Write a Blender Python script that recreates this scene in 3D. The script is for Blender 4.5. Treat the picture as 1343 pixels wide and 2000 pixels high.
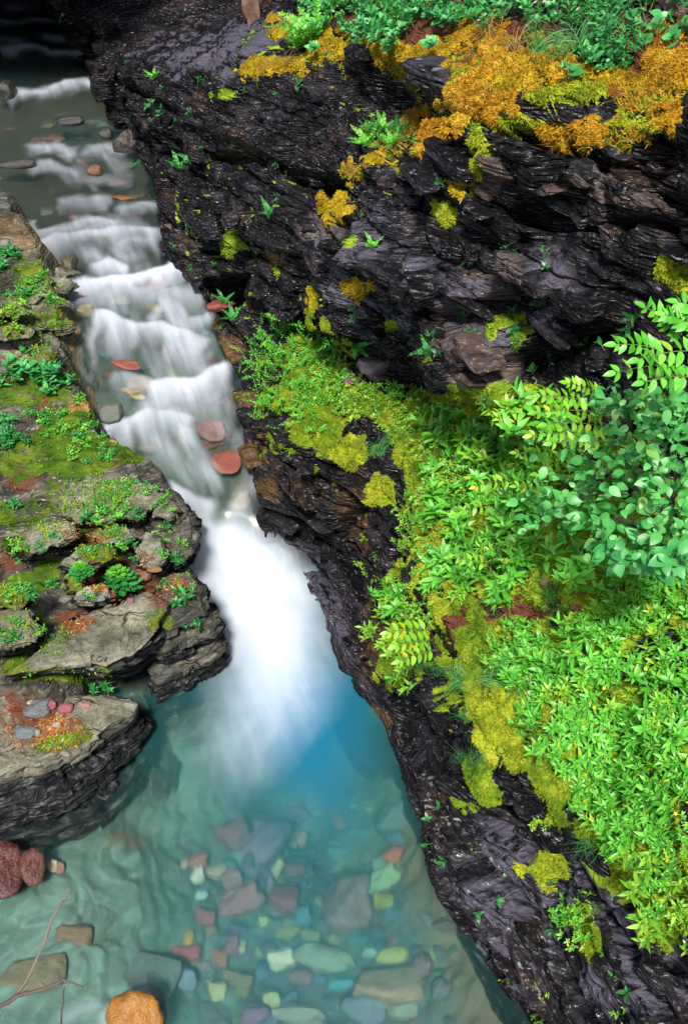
import bpy, math, random
import numpy as np
from mathutils import Matrix, Vector
rnd = random.Random(7)
rng = np.random.default_rng(11)
for o in list(bpy.data.objects):
    bpy.data.objects.remove(o)
scene = bpy.context.scene
COL = scene.collection

# ------------------------------------------------------------------ camera
F, H, PITCH = 2144.0, 6.0, math.radians(38)
cam_d = bpy.data.cameras.new('camera')
cam_d.sensor_fit = 'VERTICAL'
cam_d.sensor_height = 36.0
cam_d.lens = 18.0 / (1000.0 / F)
cam_d.clip_start, cam_d.clip_end = 0.05, 400
cam = bpy.data.objects.new('camera', cam_d)
cam.location = (0, 0, H)
cam.rotation_euler = (math.pi / 2 - PITCH, 0, 0)
COL.objects.link(cam)
scene.camera = cam

# ------------------------------------------------------------------ sky, sun, exposure
SUN_EL, SUN_AZ = math.radians(52), math.radians(184)      # azimuth clockwise from +Y
world = bpy.data.worlds.new('World')
scene.world = world
world.use_nodes = True
wn, wl = world.node_tree.nodes, world.node_tree.links
wn.clear()
sky = wn.new('ShaderNodeTexSky')
sky.sky_type = 'NISHITA'
sky.sun_disc = False
sky.sun_elevation = SUN_EL
sky.sun_rotation = SUN_AZ
sky.altitude = 1200
sky.dust_density = 2.5
bg = wn.new('ShaderNodeBackground')
bg.inputs['Strength'].default_value = 0.10
wo = wn.new('ShaderNodeOutputWorld')
hs = wn.new('ShaderNodeHueSaturation')      # thin bright cloud: a paler sky
hs.inputs['Saturation'].default_value = 0.6
wl.new(sky.outputs[0], hs.inputs['Color'])
wl.new(hs.outputs[0], bg.inputs[0])
wl.new(bg.outputs[0], wo.inputs[0])
sun_d = bpy.data.lights.new('sun', 'SUN')
sun_d.energy = 3.5
sun_d.angle = math.radians(8)
sun_d.color = (1.0, 0.95, 0.86)
sun = bpy.data.objects.new('sun', sun_d)
sdir = Vector((math.sin(SUN_AZ) * math.cos(SUN_EL), math.cos(SUN_AZ) * math.cos(SUN_EL), math.sin(SUN_EL)))
sun.rotation_euler = sdir.to_track_quat('Z', 'Y').to_euler()
sun.location = sdir * 30
COL.objects.link(sun)
scene.view_settings.view_transform = 'Standard'
scene.view_settings.look = 'None'
scene.view_settings.gamma = 1.0
scene.view_settings.exposure = 1.42
scene.view_settings.use_curve_mapping = False
scene.render.engine = 'CYCLES'
scene.cycles.use_denoising = True
scene.cycles.max_bounces = 8
scene.cycles.transparent_max_bounces = 24

# ------------------------------------------------------------------ numeric helpers
CT, ST = math.cos(PITCH), math.sin(PITCH)


def ray(px, py):
    u = (np.asarray(px, float) - 671.5) / F
    v = (1000.0 - np.asarray(py, float)) / F
    return np.stack([u, CT + v * ST, -ST + v * CT], -1)


def at_z(px, py, z):
    d = ray(px, py)
    t = (H - np.asarray(z, float)) / -d[..., 2]
    return d * t[..., None] + np.array([0, 0, H])


A_S = np.array([-0.346, 0.938])          # along the gorge
A_N = np.array([0.938, 0.346])           # across the gorge, towards the cliff
A_S = A_S / np.linalg.norm(A_S)
A_N = np.array([A_S[1], -A_S[0]])


def at_n(px, py, n):
    d = ray(px, py)
    t = np.asarray(n, float) / (d[..., 0] * A_N[0] + d[..., 1] * A_N[1])
    return d * t[..., None] + np.array([0, 0, H])


def at_t(px, py, t):
    return ray(px, py) * t + np.array([0, 0, H])


def s_of(p): return p[..., 0] * A_S[0] + p[..., 1] * A_S[1]
def n_of(p): return p[..., 0] * A_N[0] + p[..., 1] * A_N[1]


def xyz(s, n, z):
    return np.stack([s * A_S[0] + n * A_N[0], s * A_S[1] + n * A_N[1], z], -1)


def project(p):
    q = p - np.array([0, 0, H])
    dep = q[..., 1] * CT - q[..., 2] * ST
    up = q[..., 1] * ST + q[..., 2] * CT
    dd = np.maximum(dep, 1e-3)
    return 671.5 + F * q[..., 0] / dd, 1000 - F * up / dd, dep


def hsh(i, j, k, seed=0):
    h = (i.astype(np.int64) * 374761393 + j.astype(np.int64) * 668265263 + k.astype(np.int64) * 2147483647 + seed * 974634541) & 0xFFFFFFFF
    h = ((h ^ (h >> 13)) * 1274126177) & 0xFFFFFFFF
    h = ((h ^ (h >> 16)) * 2246822519) & 0xFFFFFFFF
    return ((h ^ (h >> 15)) & 0xFFFFFF) / float(0xFFFFFF)


def vnoise(x, y, z, seed=0):
    x, y, z = np.broadcast_arrays(np.asarray(x, float), np.asarray(y, float), np.asarray(z, float))
    xi, yi, zi = np.floor(x), np.floor(y), np.floor(z)
    fx, fy, fz = x - xi, y - yi, z - zi
    xi, yi, zi = xi.astype(np.int64), yi.astype(np.int64), zi.astype(np.int64)
    fx, fy, fz = [f * f * f * (f * (f * 6 - 15) + 10) for f in (fx, fy, fz)]
    r = 0
    for a in (0, 1):
        wa = fx if a else 1 - fx
        for b in (0, 1):
            wb = wa * (fy if b else 1 - fy)
            for c in (0, 1):
                r = r + wb * (fz if c else 1 - fz) * hsh(xi + a, yi + b, zi + c, seed)
    return r * 2 - 1


def fbm(x, y, z, seed=0, oct=4, gain=0.5):
    r, a = 0, 1.0
    for k in range(oct):
        r = r + a * vnoise(x * 2 ** k, y * 2 ** k, z * 2 ** k, seed + k)
        a *= gain
    return r


def smooth(a, b, x):
    t = np.clip((x - a) / (b - a), 0, 1)
    return t * t * (3 - 2 * t)


def smooth1d(a, k):
    ker = np.exp(-0.5 * (np.arange(-3 * k, 3 * k + 1) / k) ** 2)
    ker /= ker.sum()
    return np.convolve(np.pad(a, 3 * k, mode='edge'), ker, 'valid')


def blobs(px, py, lst, warp=None):
    """largest of a list of soft ellipses (px, py, rx, ry, angle, strength)"""
    m = np.zeros(np.shape(px))
    for b in lst:
        cx, cy, rx, ry = b[:4]
        an = math.radians(b[4]) if len(b) > 4 else 0
        am = b[5] if len(b) > 5 else 1.0
        dx, dy = px - cx, py - cy
        u = (dx * math.cos(an) + dy * math.sin(an)) / rx
        v = (-dx * math.sin(an) + dy * math.cos(an)) / ry
        d = np.sqrt(u * u + v * v)
        if warp is not None:
            d = d + warp
        m = np.maximum(m, am * smooth(1.15, 0.55, d))
    return m


def in_poly(px, py, poly):
    inside = np.zeros(np.shape(px), bool)
    n = len(poly)
    for i in range(n):
        x0, y0 = poly[i][:2]
        x1, y1 = poly[(i + 1) % n][:2]
        if y0 == y1:
            continue
        c = ((y0 > py) != (y1 > py)) & (px < (x1 - x0) * (py - y0) / (y1 - y0) + x0)
        inside ^= c
    return inside


def poly_dist(px, py, poly):
    d = np.full(np.shape(px), 1e9)
    n = len(poly)
    for i in range(n):
        x0, y0 = poly[i][:2]
        x1, y1 = poly[(i + 1) % n][:2]
        ex, ey = x1 - x0, y1 - y0
        t = np.clip(((px - x0) * ex + (py - y0) * ey) / (ex * ex + ey * ey + 1e-12), 0, 1)
        d = np.minimum(d, np.hypot(px - x0 - t * ex, py - y0 - t * ey))
    return np.where(in_poly(px, py, poly), d, -d)


# ------------------------------------------------------------------ mesh helpers
def raw_mesh(name, verts, faces, mat=None, smooth_=True, attrs=None, mats=None, midx=None):
    """faces: (k,3) or (k,4) array, or a list of such arrays"""
    verts = np.asarray(verts, np.float32)
    if not isinstance(faces, list):
        faces = [faces]
    faces = [np.asarray(f, np.int32) for f in faces if len(f)]
    me = bpy.data.meshes.new(name)
    me.vertices.add(len(verts))
    me.vertices.foreach_set('co', verts.ravel())
    nl = sum(f.size for f in faces)
    nf = sum(len(f) for f in faces)
    me.loops.add(nl)
    me.loops.foreach_set('vertex_index', np.concatenate([f.ravel() for f in faces]))
    me.polygons.add(nf)
    tot = np.concatenate([np.full(len(f), f.shape[1], np.int32) for f in faces])
    st = np.concatenate([[0], np.cumsum(tot)[:-1]]).astype(np.int32)
    me.polygons.foreach_set('loop_start', st)
    me.polygons.foreach_set('loop_total', tot)
    if midx is not None:
        me.polygons.foreach_set('material_index', np.asarray(midx, np.int32))
    me.update(calc_edges=True)
    me.polygons.foreach_set('use_smooth', np.full(nf, bool(smooth_)))
    for m in (mats or ([mat] if mat else [])):
        me.materials.append(m)
    for k, v in (attrs or {}).items():
        v = np.asarray(v, np.float32)
        if v.ndim == 1:
            me.attributes.new(k, 'FLOAT', 'POINT').data.foreach_set('value', v)
        else:
            c = np.ones((len(v), 4), np.float32)
            c[:, :3] = v[:, :3]
            me.attributes.new(k, 'FLOAT_COLOR', 'POINT').data.foreach_set('color', c.ravel())
    return me


def obj(name, me, parent=None, loc=None, mat4=None):
    o = bpy.data.objects.new(name, me)
    COL.objects.link(o)
    if parent is not None:
        o.parent = parent
    if mat4 is not None:
        o.matrix_local = mat4
    elif loc is not None:
        o.location = loc
    return o


def tag(o, label=None, cat=None, group=None, kind=None):
    if label:
        o['label'] = label
    if cat:
        o['category'] = cat
    if group:
        o['group'] = group
    if kind:
        o['kind'] = kind
    return o


def empty(name, loc, label, cat, group=None, mat4=None):
    o = bpy.data.objects.new(name, None)
    o.empty_display_size = 0.05
    COL.objects.link(o)
    if mat4 is not None:
        o.matrix_world = mat4
    else:
        o.location = loc
    return tag(o, label, cat, group)


def grid_faces(nu, nv):
    i = np.arange(nu - 1)[:, None] * nv + np.arange(nv - 1)[None, :]
    return np.stack([i, i + 1, i + nv + 1, i + nv], -1).reshape(-1, 4)


def grid_normals(P):
    du = np.gradient(P, axis=0)
    dv = np.gradient(P, axis=1)
    n = np.cross(du, dv)
    return n / (np.linalg.norm(n, axis=-1, keepdims=True) + 1e-9)


# ------------------------------------------------------------------ material helpers
class NT:
    def __init__(s, name):
        s.m = bpy.data.materials.new(name)
        s.m.use_nodes = True
        s.t = s.m.node_tree
        s.t.nodes.clear()
        s.out = s.t.nodes.new('ShaderNodeOutputMaterial')

    def n(s, typ, ins=None, **kw):
        nd = s.t.nodes.new('ShaderNode' + typ)
        for k, v in kw.items():
            setattr(nd, k, v)
        for k, v in (ins or {}).items():
            s.set(nd.inputs[k], v)
        return nd

    def set(s, sock, v):
        if hasattr(v, 'is_linked') or isinstance(v, bpy.types.NodeSocket):
            s.t.links.new(v, sock)
        elif isinstance(v, bpy.types.Node):
            s.t.links.new(v.outputs[0], sock)
        else:
            if isinstance(v, (tuple, list)) and len(v) == 3 and sock.type == 'RGBA':
                v = (*v, 1)
            sock.default_value = v

    def attr(s, name, fac=True):
        a = s.n('Attribute', attribute_name=name)
        return a.outputs['Fac'] if fac else a.outputs['Color']

    def math(s, op, a, b=0.0, clamp=False):
        nd = s.n('Math', operation=op, use_clamp=clamp)
        s.set(nd.inputs[0], a)
        s.set(nd.inputs[1], b)
        return nd.outputs[0]

    def mix(s, fac, a, b, blend='MIX'):
        nd = s.n('Mix', data_type='RGBA', blend_type=blend)
        s.set(nd.inputs[0], fac)
        s.set(nd.inputs[6], a)
        s.set(nd.inputs[7], b)
        return nd.outputs[2]

    def ramp(s, fac, stops, interp='LINEAR'):
        nd = s.n('ValToRGB')
        cr = nd.color_ramp
        cr.interpolation = interp
        while len(cr.elements) < len(stops):
            cr.elements.new(0.5)
        for e, (p, c) in zip(cr.elements, stops):
            e.position = p
            e.color = (*c, 1) if isinstance(c, (tuple, list)) else (c, c, c, 1)
        s.set(nd.inputs[0], fac)
        return nd.outputs[0]

    def noise(s, vec, scale, detail=4, rough=0.55, dist=0.0):
        nd = s.n('TexNoise', {'Scale': scale, 'Detail': detail, 'Roughness': rough, 'Distortion': dist})
        s.set(nd.inputs['Vector'], vec)
        return nd.outputs[0]

    def mapr(s, v, a, b, c=0.0, d=1.0):
        nd = s.n('MapRange', {1: a, 2: b, 3: c, 4: d})
        s.set(nd.inputs[0], v)
        return nd.outputs[0]

    def done(s, shader):
        s.t.links.new(shader if isinstance(shader, bpy.types.NodeSocket) else shader.outputs[0], s.out.inputs[0])
        return s.m


def strata_vec(t, zscale=1.0, rot=-20.25):
    geo = t.n('NewGeometry')
    mp = t.n('Mapping', {'Rotation': (0, 0, math.radians(rot)), 'Scale': (1, 1, zscale)})
    t.set(mp.inputs[0], geo.outputs['Position'])
    return mp.outputs[0], geo


def rock_material(name, dark, mid, light, tan, spec_rough=(0.17, 0.6), bump=0.03, tan_amt=0.5, strata=9.0, fleck=0.5, mossc=((0.04, 0.09, 0.008), (0.15, 0.24, 0.016), (0.32, 0.34, 0.03))):
    t = NT(name)
    v1, geo = strata_vec(t, strata)
    v0, _ = strata_vec(t, 1.6)
    n1 = t.noise(v1, 2.2, 7, 0.62, 0.4)
    n2 = t.noise(v0, 1.3, 5, 0.55)
    n3 = t.noise(v1, 6.0, 8, 0.7)
    n4 = t.noise(v0, 22.0, 5, 0.65)
    base = t.ramp(n1, [(0.36, dark), (0.5, mid), (0.68, light)])
    base = t.mix(t.mapr(n4, 0.35, 0.75, 0.0, 0.55), base, dark)
    tanm = t.math('MULTIPLY', t.mapr(n2, 0.55, 0.72), t.mapr(n3, 0.45, 0.65))
    base = t.mix(t.math('MULTIPLY', tanm, tan_amt), base, tan)
    # pale mineral flecks and lichen spots
    fl = t.noise(v1, 17.0, 4, 0.6)
    fm = t.math('MULTIPLY', t.mapr(fl, 0.60, 0.66), t.mapr(n2, 0.38, 0.55))
    base = t.mix(t.math('MULTIPLY', fm, fleck), base, tuple(min(1, c * 2.2 + 0.12) for c in light))
    # painted-on cover: pale rock, soil, ochre stain, moss
    gv = t.attr('pale')
    base = t.mix(t.math('MULTIPLY', gv, t.mapr(n3, 0.3, 0.6, 0.35, 1.0)), base, t.mix(t.mapr(n4, 0.4, 0.6), (0.17, 0.10, 0.07), (0.15, 0.13, 0.12)))
    vi = t.attr('violet')  # violet rock, with the wall's bluish wet sheen painted into its colour
    base = t.mix(t.math('MAXIMUM', t.math('MULTIPLY', t.math('MINIMUM', vi, 1.0), t.mapr(n3, 0.43, 0.53)), t.math('SUBTRACT', vi, 1.0)), base, t.mix(n4, (0.035, 0.032, 0.046), (0.085, 0.08, 0.108)))
    oc = t.attr('ochre')
    base = t.mix(t.math('MULTIPLY', oc, t.mapr(n3, 0.36, 0.55, 0.1, 1.0)), base, t.mix(n4, (0.14, 0.07, 0.018), (0.32, 0.18, 0.05)))
    so = t.attr('soil')
    base = t.mix(so, base, t.mix(n4, (0.035, 0.014, 0.008), (0.13, 0.05, 0.028)))
    mo = t.attr('moss')
    mn = t.noise(v0, 9.0, 6, 0.7)
    mosscol = t.ramp(t.noise(v0, 5.0, 6, 0.7), [(0.3, mossc[0]), (0.5, mossc[1]), (0.7, mossc[2])])
    mosscol = t.mix(t.attr('omoss'), mosscol, t.ramp(t.noise(v0, 7.0, 6, 0.7), [(0.32, (0.12, 0.045, 0.005)), (0.48, (0.38, 0.17, 0.012)), (0.62, (0.48, 0.31, 0.02))]))
    mossf = t.mapr(t.math('ADD', mo, t.math('MULTIPLY', t.math('SUBTRACT', mn, 0.5), 2.2)), 0.42, 0.6)
    base = t.mix(mossf, base, mosscol)
    vo = t.n('TexVoronoi', {'Scale': 7.0, 'Randomness': 1.0}, feature='F1')
    t.set(vo.inputs['Vector'], v1)
    vo2 = t.n('TexVoronoi', {'Scale': 24.0}, feature='F1')
    t.set(vo2.inputs['Vector'], v0)
    gl = t.mapr(t.noise(v1, 11.0, 6, 0.75), 0.53, 0.59)
    rg = t.math('SUBTRACT', spec_rough[1], t.math('MULTIPLY', gl, spec_rough[1] - spec_rough[0]))
    dry = t.math('MAXIMUM', t.math('MAXIMUM', mossf, so), t.attr('dry'))
    rough = t.math('MAXIMUM', rg, t.math('MULTIPLY', dry, 0.85))
    b1 = t.n('Bump', {'Strength': 0.9, 'Distance': bump})
    hgt = t.math('ADD', t.math('MULTIPLY', n3, 0.5), t.math('MULTIPLY', n4, 0.35))
    hgt = t.math('ADD', hgt, t.math('MULTIPLY', t.noise(v0, 70.0, 4, 0.6), 0.22))
    v2, _ = strata_vec(t, 26.0)
    hgt = t.math('ADD', hgt, t.math('MULTIPLY', t.noise(v2, 4.0, 4, 0.6), 0.15))
    hgt = t.math('ADD', hgt, t.math('MULTIPLY', vo.outputs['Distance'], 1.1))
    hgt = t.math('ADD', hgt, t.math('MULTIPLY', vo2.outputs['Distance'], 0.5))
    t.set(b1.inputs['Height'], hgt)
    p = t.n('BsdfPrincipled', {'Base Color': base, 'Roughness': rough, 'Normal': b1})
    t.set(p.inputs['Specular IOR Level'], t.math('ADD', 0.035, t.math('MULTIPLY', t.math('MULTIPLY', gl, t.math('SUBTRACT', 1.0, dry)), 1.0)))
    return t.done(p)


M_CLIFF = rock_material('black_wet_rock', (0.0025, 0.0022, 0.003), (0.0055, 0.005, 0.006), (0.028, 0.025, 0.030), (0.11, 0.058, 0.032), tan_amt=0.8, fleck=0.7)
M_BANK = rock_material('grey_bedrock', (0.012, 0.012, 0.009), (0.045, 0.044, 0.034), (0.15, 0.145, 0.12), (0.16, 0.10, 0.05), (0.35, 0.75), 0.014, 0.4, 8.0, mossc=((0.012, 0.03, 0.004), (0.04, 0.075, 0.007), (0.11, 0.13, 0.012)))
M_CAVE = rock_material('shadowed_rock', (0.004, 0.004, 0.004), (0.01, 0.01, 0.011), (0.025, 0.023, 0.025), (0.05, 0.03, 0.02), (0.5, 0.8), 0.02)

# ------------------------------------------------------------------ the gorge as curves
WPTS = [(700, 1900, -0.001), (600, 1500, -0.0005), (480, 1190, 0.0), (455, 1150, 0.0), (440, 1035, 0.50), (430, 960, 0.55), (380, 900, 0.60), (340, 850, 0.66), (335, 812, 0.80),
        (340, 765, 0.86), (350, 722, 1.00), (300, 660, 1.05), (290, 610, 1.17), (270, 575, 1.21), (240, 540, 1.36), (200, 470, 1.42),
        (180, 430, 1.50), (190, 310, 1.56), (150, 285, 1.64), (120, 190, 1.70), (120, 165, 1.80), (100, 105, 1.86), (100, 92, 1.93), (60, 50, 1.98), (60, 38, 2.05)]
_w = np.array([at_z(a, b, c) for a, b, c in WPTS])
_ws, _wz = s_of(_w), np.array([c for _, _, c in WPTS])
_ws = np.maximum.accumulate(_ws + np.arange(len(_ws)) * 1e-4)
S_F = np.linspace(-3, 24, 5401)
ZW_F = smooth1d(np.interp(S_F, _ws, _wz), 26)
ZS_F = smooth1d(np.interp(S_F, _ws, _wz), 90)
_b = smooth(8.2, 9.4, S_F) * 0.85
ZW_F = ZW_F * (1 - _b) + smooth1d(np.interp(S_F, _ws, _wz), 70) * _b


def zw(s): return np.interp(s, S_F, ZW_F)
def zws(s): return np.interp(s, S_F, ZS_F)


def curve(pts, near=(), far=()):
    """control points -> arrays s, n, z sorted along the gorge. pts: (px, py, 'n'|'z', value)"""
    r = []
    for px, py, k, v in pts:
        p = at_n(px, py, v) if k == 'n' else at_z(px, py, v)
        r.append((s_of(p), n_of(p), p[2]))
    r += list(near) + list(far)
    r.sort()
    return np.array(r)


C_W = [(1010, 2000, 0), (950, 1870, 0), (910, 1790, 0), (860, 1680, 0), (815, 1580, 0), (790, 1500, 0), (745, 1412, 0), (700, 1362, 0), (660, 1290, 0),
       (625, 1200, 0), (575, 1130, 0), (535, 1065, .25), (512, 1010, .52), (500, 950, .56), (475, 850, .67), (475, 800, .8), (440, 720, 1.0), (400, 640, 1.12),
       (385, 570, 1.22), (355, 520, 1.38), (320, 480, 1.42), (310, 400, 1.5), (300, 300, 1.57), (230, 240, 1.66), (205, 160, 1.8)]
C_W = curve([(a, b, 'z', c) for a, b, c in C_W], near=[(1.4, 1.93, 0), (-2, 1.9, 0)], far=[(16, 1.9, 1.95), (20, 1.6, 2.1)])
C_E = curve([(1343, 1895, 'z', 1.55), (1200, 1720, 'z', 1.40), (1100, 1590, 'z', 1.35), (960, 1545, 'z', 1.20), (900, 1430, 'z', 1.22), (850, 1280, 'z', 1.30), (812, 1130, 'z', 1.42), (800, 1000, 'z', 1.5),
             (735, 880, 'z', 1.48), (640, 840, 'z', 1.40), (540, 790, 'z', 1.32), (470, 650, 'z', 1.32), (405, 582, 'z', 1.30)],
            near=[(1.0, 2.4, 1.7), (-2, 2.5, 1.8)], far=[(10.5, 2.03, 1.62), (12.5, 2.0, 1.82), (16, 1.98, 2.05), (20, 1.7, 2.2)])
C_I = curve([(1343, 735, 'n', 3.40), (1200, 740, 'n', 3.35), (1000, 778, 'n', 3.18), (850, 768, 'n', 2.98), (700, 718, 'n', 2.74), (560, 630, 'n', 2.45), (405, 565, 'n', 2.07)],
            near=[(2.0, 3.2, 3.25), (-2, 3.3, 3.3)], far=[(10.5, 2.10, 1.75), (12.5, 2.05, 1.92), (16, 2.02, 2.15), (20, 1.8, 2.3)])
C_O = curve([(1343, 668, 'n', 2.92), (1200, 700, 'n', 2.84), (1060, 742, 'n', 2.74), (960, 762, 'n', 2.64), (880, 737, 'n', 2.58), (760, 690, 'n', 2.48), (640, 632, 'n', 2.34), (520, 590, 'n', 2.18), (405, 552, 'n', 2.0)],
            near=[(2.0, 2.8, 3.45), (-2, 2.9, 3.5)], far=[(10.5, 2.06, 1.9), (12.5, 2.0, 2.0), (16, 2.0, 2.25), (20, 1.8, 2.4)])
C_R = curve([(1343, 185, 'n', 3.12), (1200, 205, 'n', 3.08), (1050, 215, 'n', 3.05), (920, 195, 'n', 2.98), (800, 255, 'n', 2.85), (690, 325, 'n', 2.72), (640, 390, 'n', 2.62), (600, 180, 'n', 2.85), (480, 165, 'n', 2.6),
             (330, 150, 'n', 2.3), (240, 145, 'n', 2.1)],
            near=[(3.0, 3.2, 4.65), (1.0, 3.2, 4.85), (-2, 3.2, 4.9)], far=[(16, 2.1, 2.45), (20, 1.9, 2.6)])
C_T = curve([(1343, 125, 'n', 3.55), (1200, 120, 'n', 3.55), (1000, 105, 'n', 3.45), (880, 105, 'n', 3.4), (760, 100, 'n', 3.3), (640, 100, 'n', 3.2), (560, 48, 'n', 3.3), (450, 57, 'n', 3.0), (300, 78, 'n', 2.7)],
            near=[(3.5, 3.6, 4.75), (1.0, 3.6, 5.0), (-2, 3.6, 5.1)], far=[(16, 2.8, 2.6), (20, 2.6, 2.7)])
SG = np.concatenate([np.array([-1.8])])
_s = -1.8
L = [_s]
while _s < 19.0:
    step = 0.0075 + 0.0012 * abs(_s - 1.5) + (0.02 if _s > 13.5 else 0) + (0.04 if _s < 0.3 else 0)
    _s += step
    L.append(_s)
SG = np.array(L)


def on(c, k, sm=0.10):
    fine = np.interp(S_F, c[:, 0], c[:, k])
    fine = smooth1d(fine, int(sm / 0.005))
    return np.interp(SG, S_F, fine)


def row(c, sm=0.1): return on(c, 1, sm), on(c, 2, sm)


nW, zW_ = row(C_W, 0.05)
nE, zE = row(C_E)
nI, zI = row(C_I)
nO, zO = row(C_O)
nR, zR = row(C_R, 0.15)
nT, zT = row(C_T, 0.15)
zWater = zw(SG)
zE = np.maximum(zE, zWater + 0.08)
zI = np.maximum(zI, zE + 0.05)
zO = np.maximum(zO, zI + 0.03)
slope = smooth(13.5, 10.5, SG)
rowsN = [nW - 0.02, nW, nE, nI, nO, nO * 0.62 + nR * 0.38 - 0.10, nR, nT, nT + 1.3, nT + 3.0, nT + 6.0]
rowsZ = [zWater - 0.9, zWater + 0.0, zE, zI, zO, zO * 0.5 + zR * 0.5, zR, zT, zT + 0.25 + 0.75 * slope, zT + 0.4 + 2.0 * slope, zT + 1 + 4.2 * slope]
cnt = [14, 110, 96, 34, 70, 80, 56, 70, 24, 8]
W_, N_, Z_ = [], [], []
for i, c in enumerate(cnt):
    e = 1 if i == len(cnt) - 1 else 0
    u = np.linspace(0, 1, c + e, endpoint=bool(e))
    for a in u:
        N_.append(rowsN[i] * (1 - a) + rowsN[i + 1] * a)
        Z_.append(rowsZ[i] * (1 - a) + rowsZ[i + 1] * a)
        W_.append(i + a)
N_, Z_, W_ = np.array(N_).T, np.array(Z_).T, np.array(W_)


def smw(a, k=5):
    ker = np.exp(-0.5 * (np.arange(-2 * k, 2 * k + 1) / k) ** 2)
    ker /= ker.sum()
    p = np.pad(a, ((0, 0), (2 * k, 2 * k)), mode='edge')
    return sum(ker[i] * p[:, i:i + a.shape[1]] for i in range(len(ker)))


N_, Z_ = smw(N_, 3), smw(Z_, 3)
SS = np.repeat(SG[:, None], N_.shape[1], 1)
CP = xyz(SS, N_, Z_)
CN = -grid_normals(CP)
if CN[len(SG) // 2, 60] @ np.append(-A_N, 0) < 0:
    CN = -CN


def strata_disp(s, n, z, dip=0.12):
    """stepped bedding: layers of uneven thickness broken into blocks; returns outward offset in metres"""
    zz = z + dip * s + 0.05 * fbm(s * 0.5, n * 0.5, z * 0.3, 3, 2)
    zz = zz + 0.012 * vnoise(s * 2.3, n * 2.3, z, 31)
    d = 0
    for h, amp, sd in ((0.46, 0.27, 1), (0.17, 0.135, 2), (0.06, 0.036, 3), (0.024, 0.010, 4)):
        q = zz / h
        q = q + 0.14 * vnoise(q * 0.8, s * 0.3, 0, 40 + sd)
        k = np.floor(q)
        f = q - k
        jit = hsh(k.astype(np.int64), k.astype(np.int64) * 0 + sd, k.astype(np.int64) * 0, sd)
        bl = (s + 0.5 * n) / (h * (2.2 + 2.5 * jit)) + 7.3 * jit + 0.25 * vnoise(s / h * 0.6, q, 0, 50 + sd)
        b = np.floor(bl)
        fb = bl - b
        r = hsh(k.astype(np.int64), b.astype(np.int64), (k * 0).astype(np.int64) + sd, 9)
        groove = smooth(0.16, 0.0, f) * 0.55 + smooth(0.06, 0.0, fb) * 0.4 + smooth(0.94, 1.0, fb) * 0.25
        tilt = (f - 0.5) * (hsh(k.astype(np.int64), b.astype(np.int64), (k * 0).astype(np.int64) + sd, 19) - 0.5)
        d = d + amp * ((r - 0.5) - groove + 0.6 * tilt)
    return d


wamp = np.interp(W_, [0, 1, 1.3, 1.9, 2.1, 2.9, 3.1, 4, 4.3, 6.2, 6.6, 7.2, 11], [.2, .45, .8, .9, .30, .35, .9, 1.2, 1.25, 1.1, .6, .35, .3])[None, :]
wamp = wamp * (0.35 + 0.65 * smooth(12.5, 10.0, SS)) if False else wamp
# the flat grey rock top far upstream stays calm
q0x, q0y, _ = project(CP)
calm = 1 - 0.75 * blobs(q0x, q0y, [(430, 95, 150, 44, -12), (520, 62, 90, 34, -10)])
dd = strata_disp(SS, N_, Z_) * wamp * calm * (0.55 + 0.75 * smooth(-0.45, 0.45, fbm(SS * 0.8, N_ * 0.8, Z_ * 1.6, 23, 3)))
dd += 0.15 * fbm(SS * 0.9, N_ * 0.9, Z_ * 0.9, 5, 3) * np.clip(wamp, 0.3, 1)
dd += 0.022 * fbm(SS * 7, N_ * 7, Z_ * 9, 6, 3) * np.clip(wamp, 0.45, 1)
# hollows: the notch in the upper tier, the long cracks, the hole by the chute, the recess under the lip
bx0, by0, _ = project(CP)
hw_ = 0.25 * fbm(SS * 3, N_ * 3, Z_ * 3, 13, 3)
dd -= 0.55 * blobs(bx0, by0, [(735, 195, 100, 75, 20)], hw_)
dd -= 0.30 * blobs(bx0, by0, [(1160, 438, 190, 15, 2), (830, 330, 40, 50, 60), (930, 290, 30, 60, 0, .6), (1250, 320, 120, 20, -8, .5), (1010, 590, 120, 24, -12, .6), (620, 350, 90, 16, 8), (430, 300, 130, 12, 14, .7), (760, 480, 90, 12, 30, .6)], hw_)
dd -= 0.40 * blobs(bx0, by0, [(440, 560, 46, 26, 10), (820, 1440, 30, 90, -30, .5), (960, 1600, 40, 40, 0, .6), (880, 1330, 30, 60, -20, .6), (1110, 700, 170, 40, -8, .8), (600, 650, 70, 16, 20, .8)], hw_)
dd += 0.16 * blobs(bx0, by0, [(940, 700, 90, 60, -10), (1100, 540, 110, 40, 20), (840, 540, 110, 50, 30, .8), (560, 460, 90, 40, 15, .7), (1090, 350, 120, 40, 0, .7)], hw_)
# lumpy mossy ledge
led = np.interp(W_, [1.85, 2.1, 2.8, 3.0], [0, 1, 1, 0])[None, :]
dd += led * (0.13 * np.abs(fbm(SS * 2.6, N_ * 2.6, Z_ * 2.6, 8, 3)) + 0.03 * fbm(SS * 14, N_ * 14, Z_ * 14, 9, 2))
CP = CP + CN * dd[..., None]
CN = -grid_normals(CP)
if CN[len(SG) // 2, 60] @ np.append(-A_N, 0) < 0:
    CN = -CN
cpx, cpy, cdep = project(CP)
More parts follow.
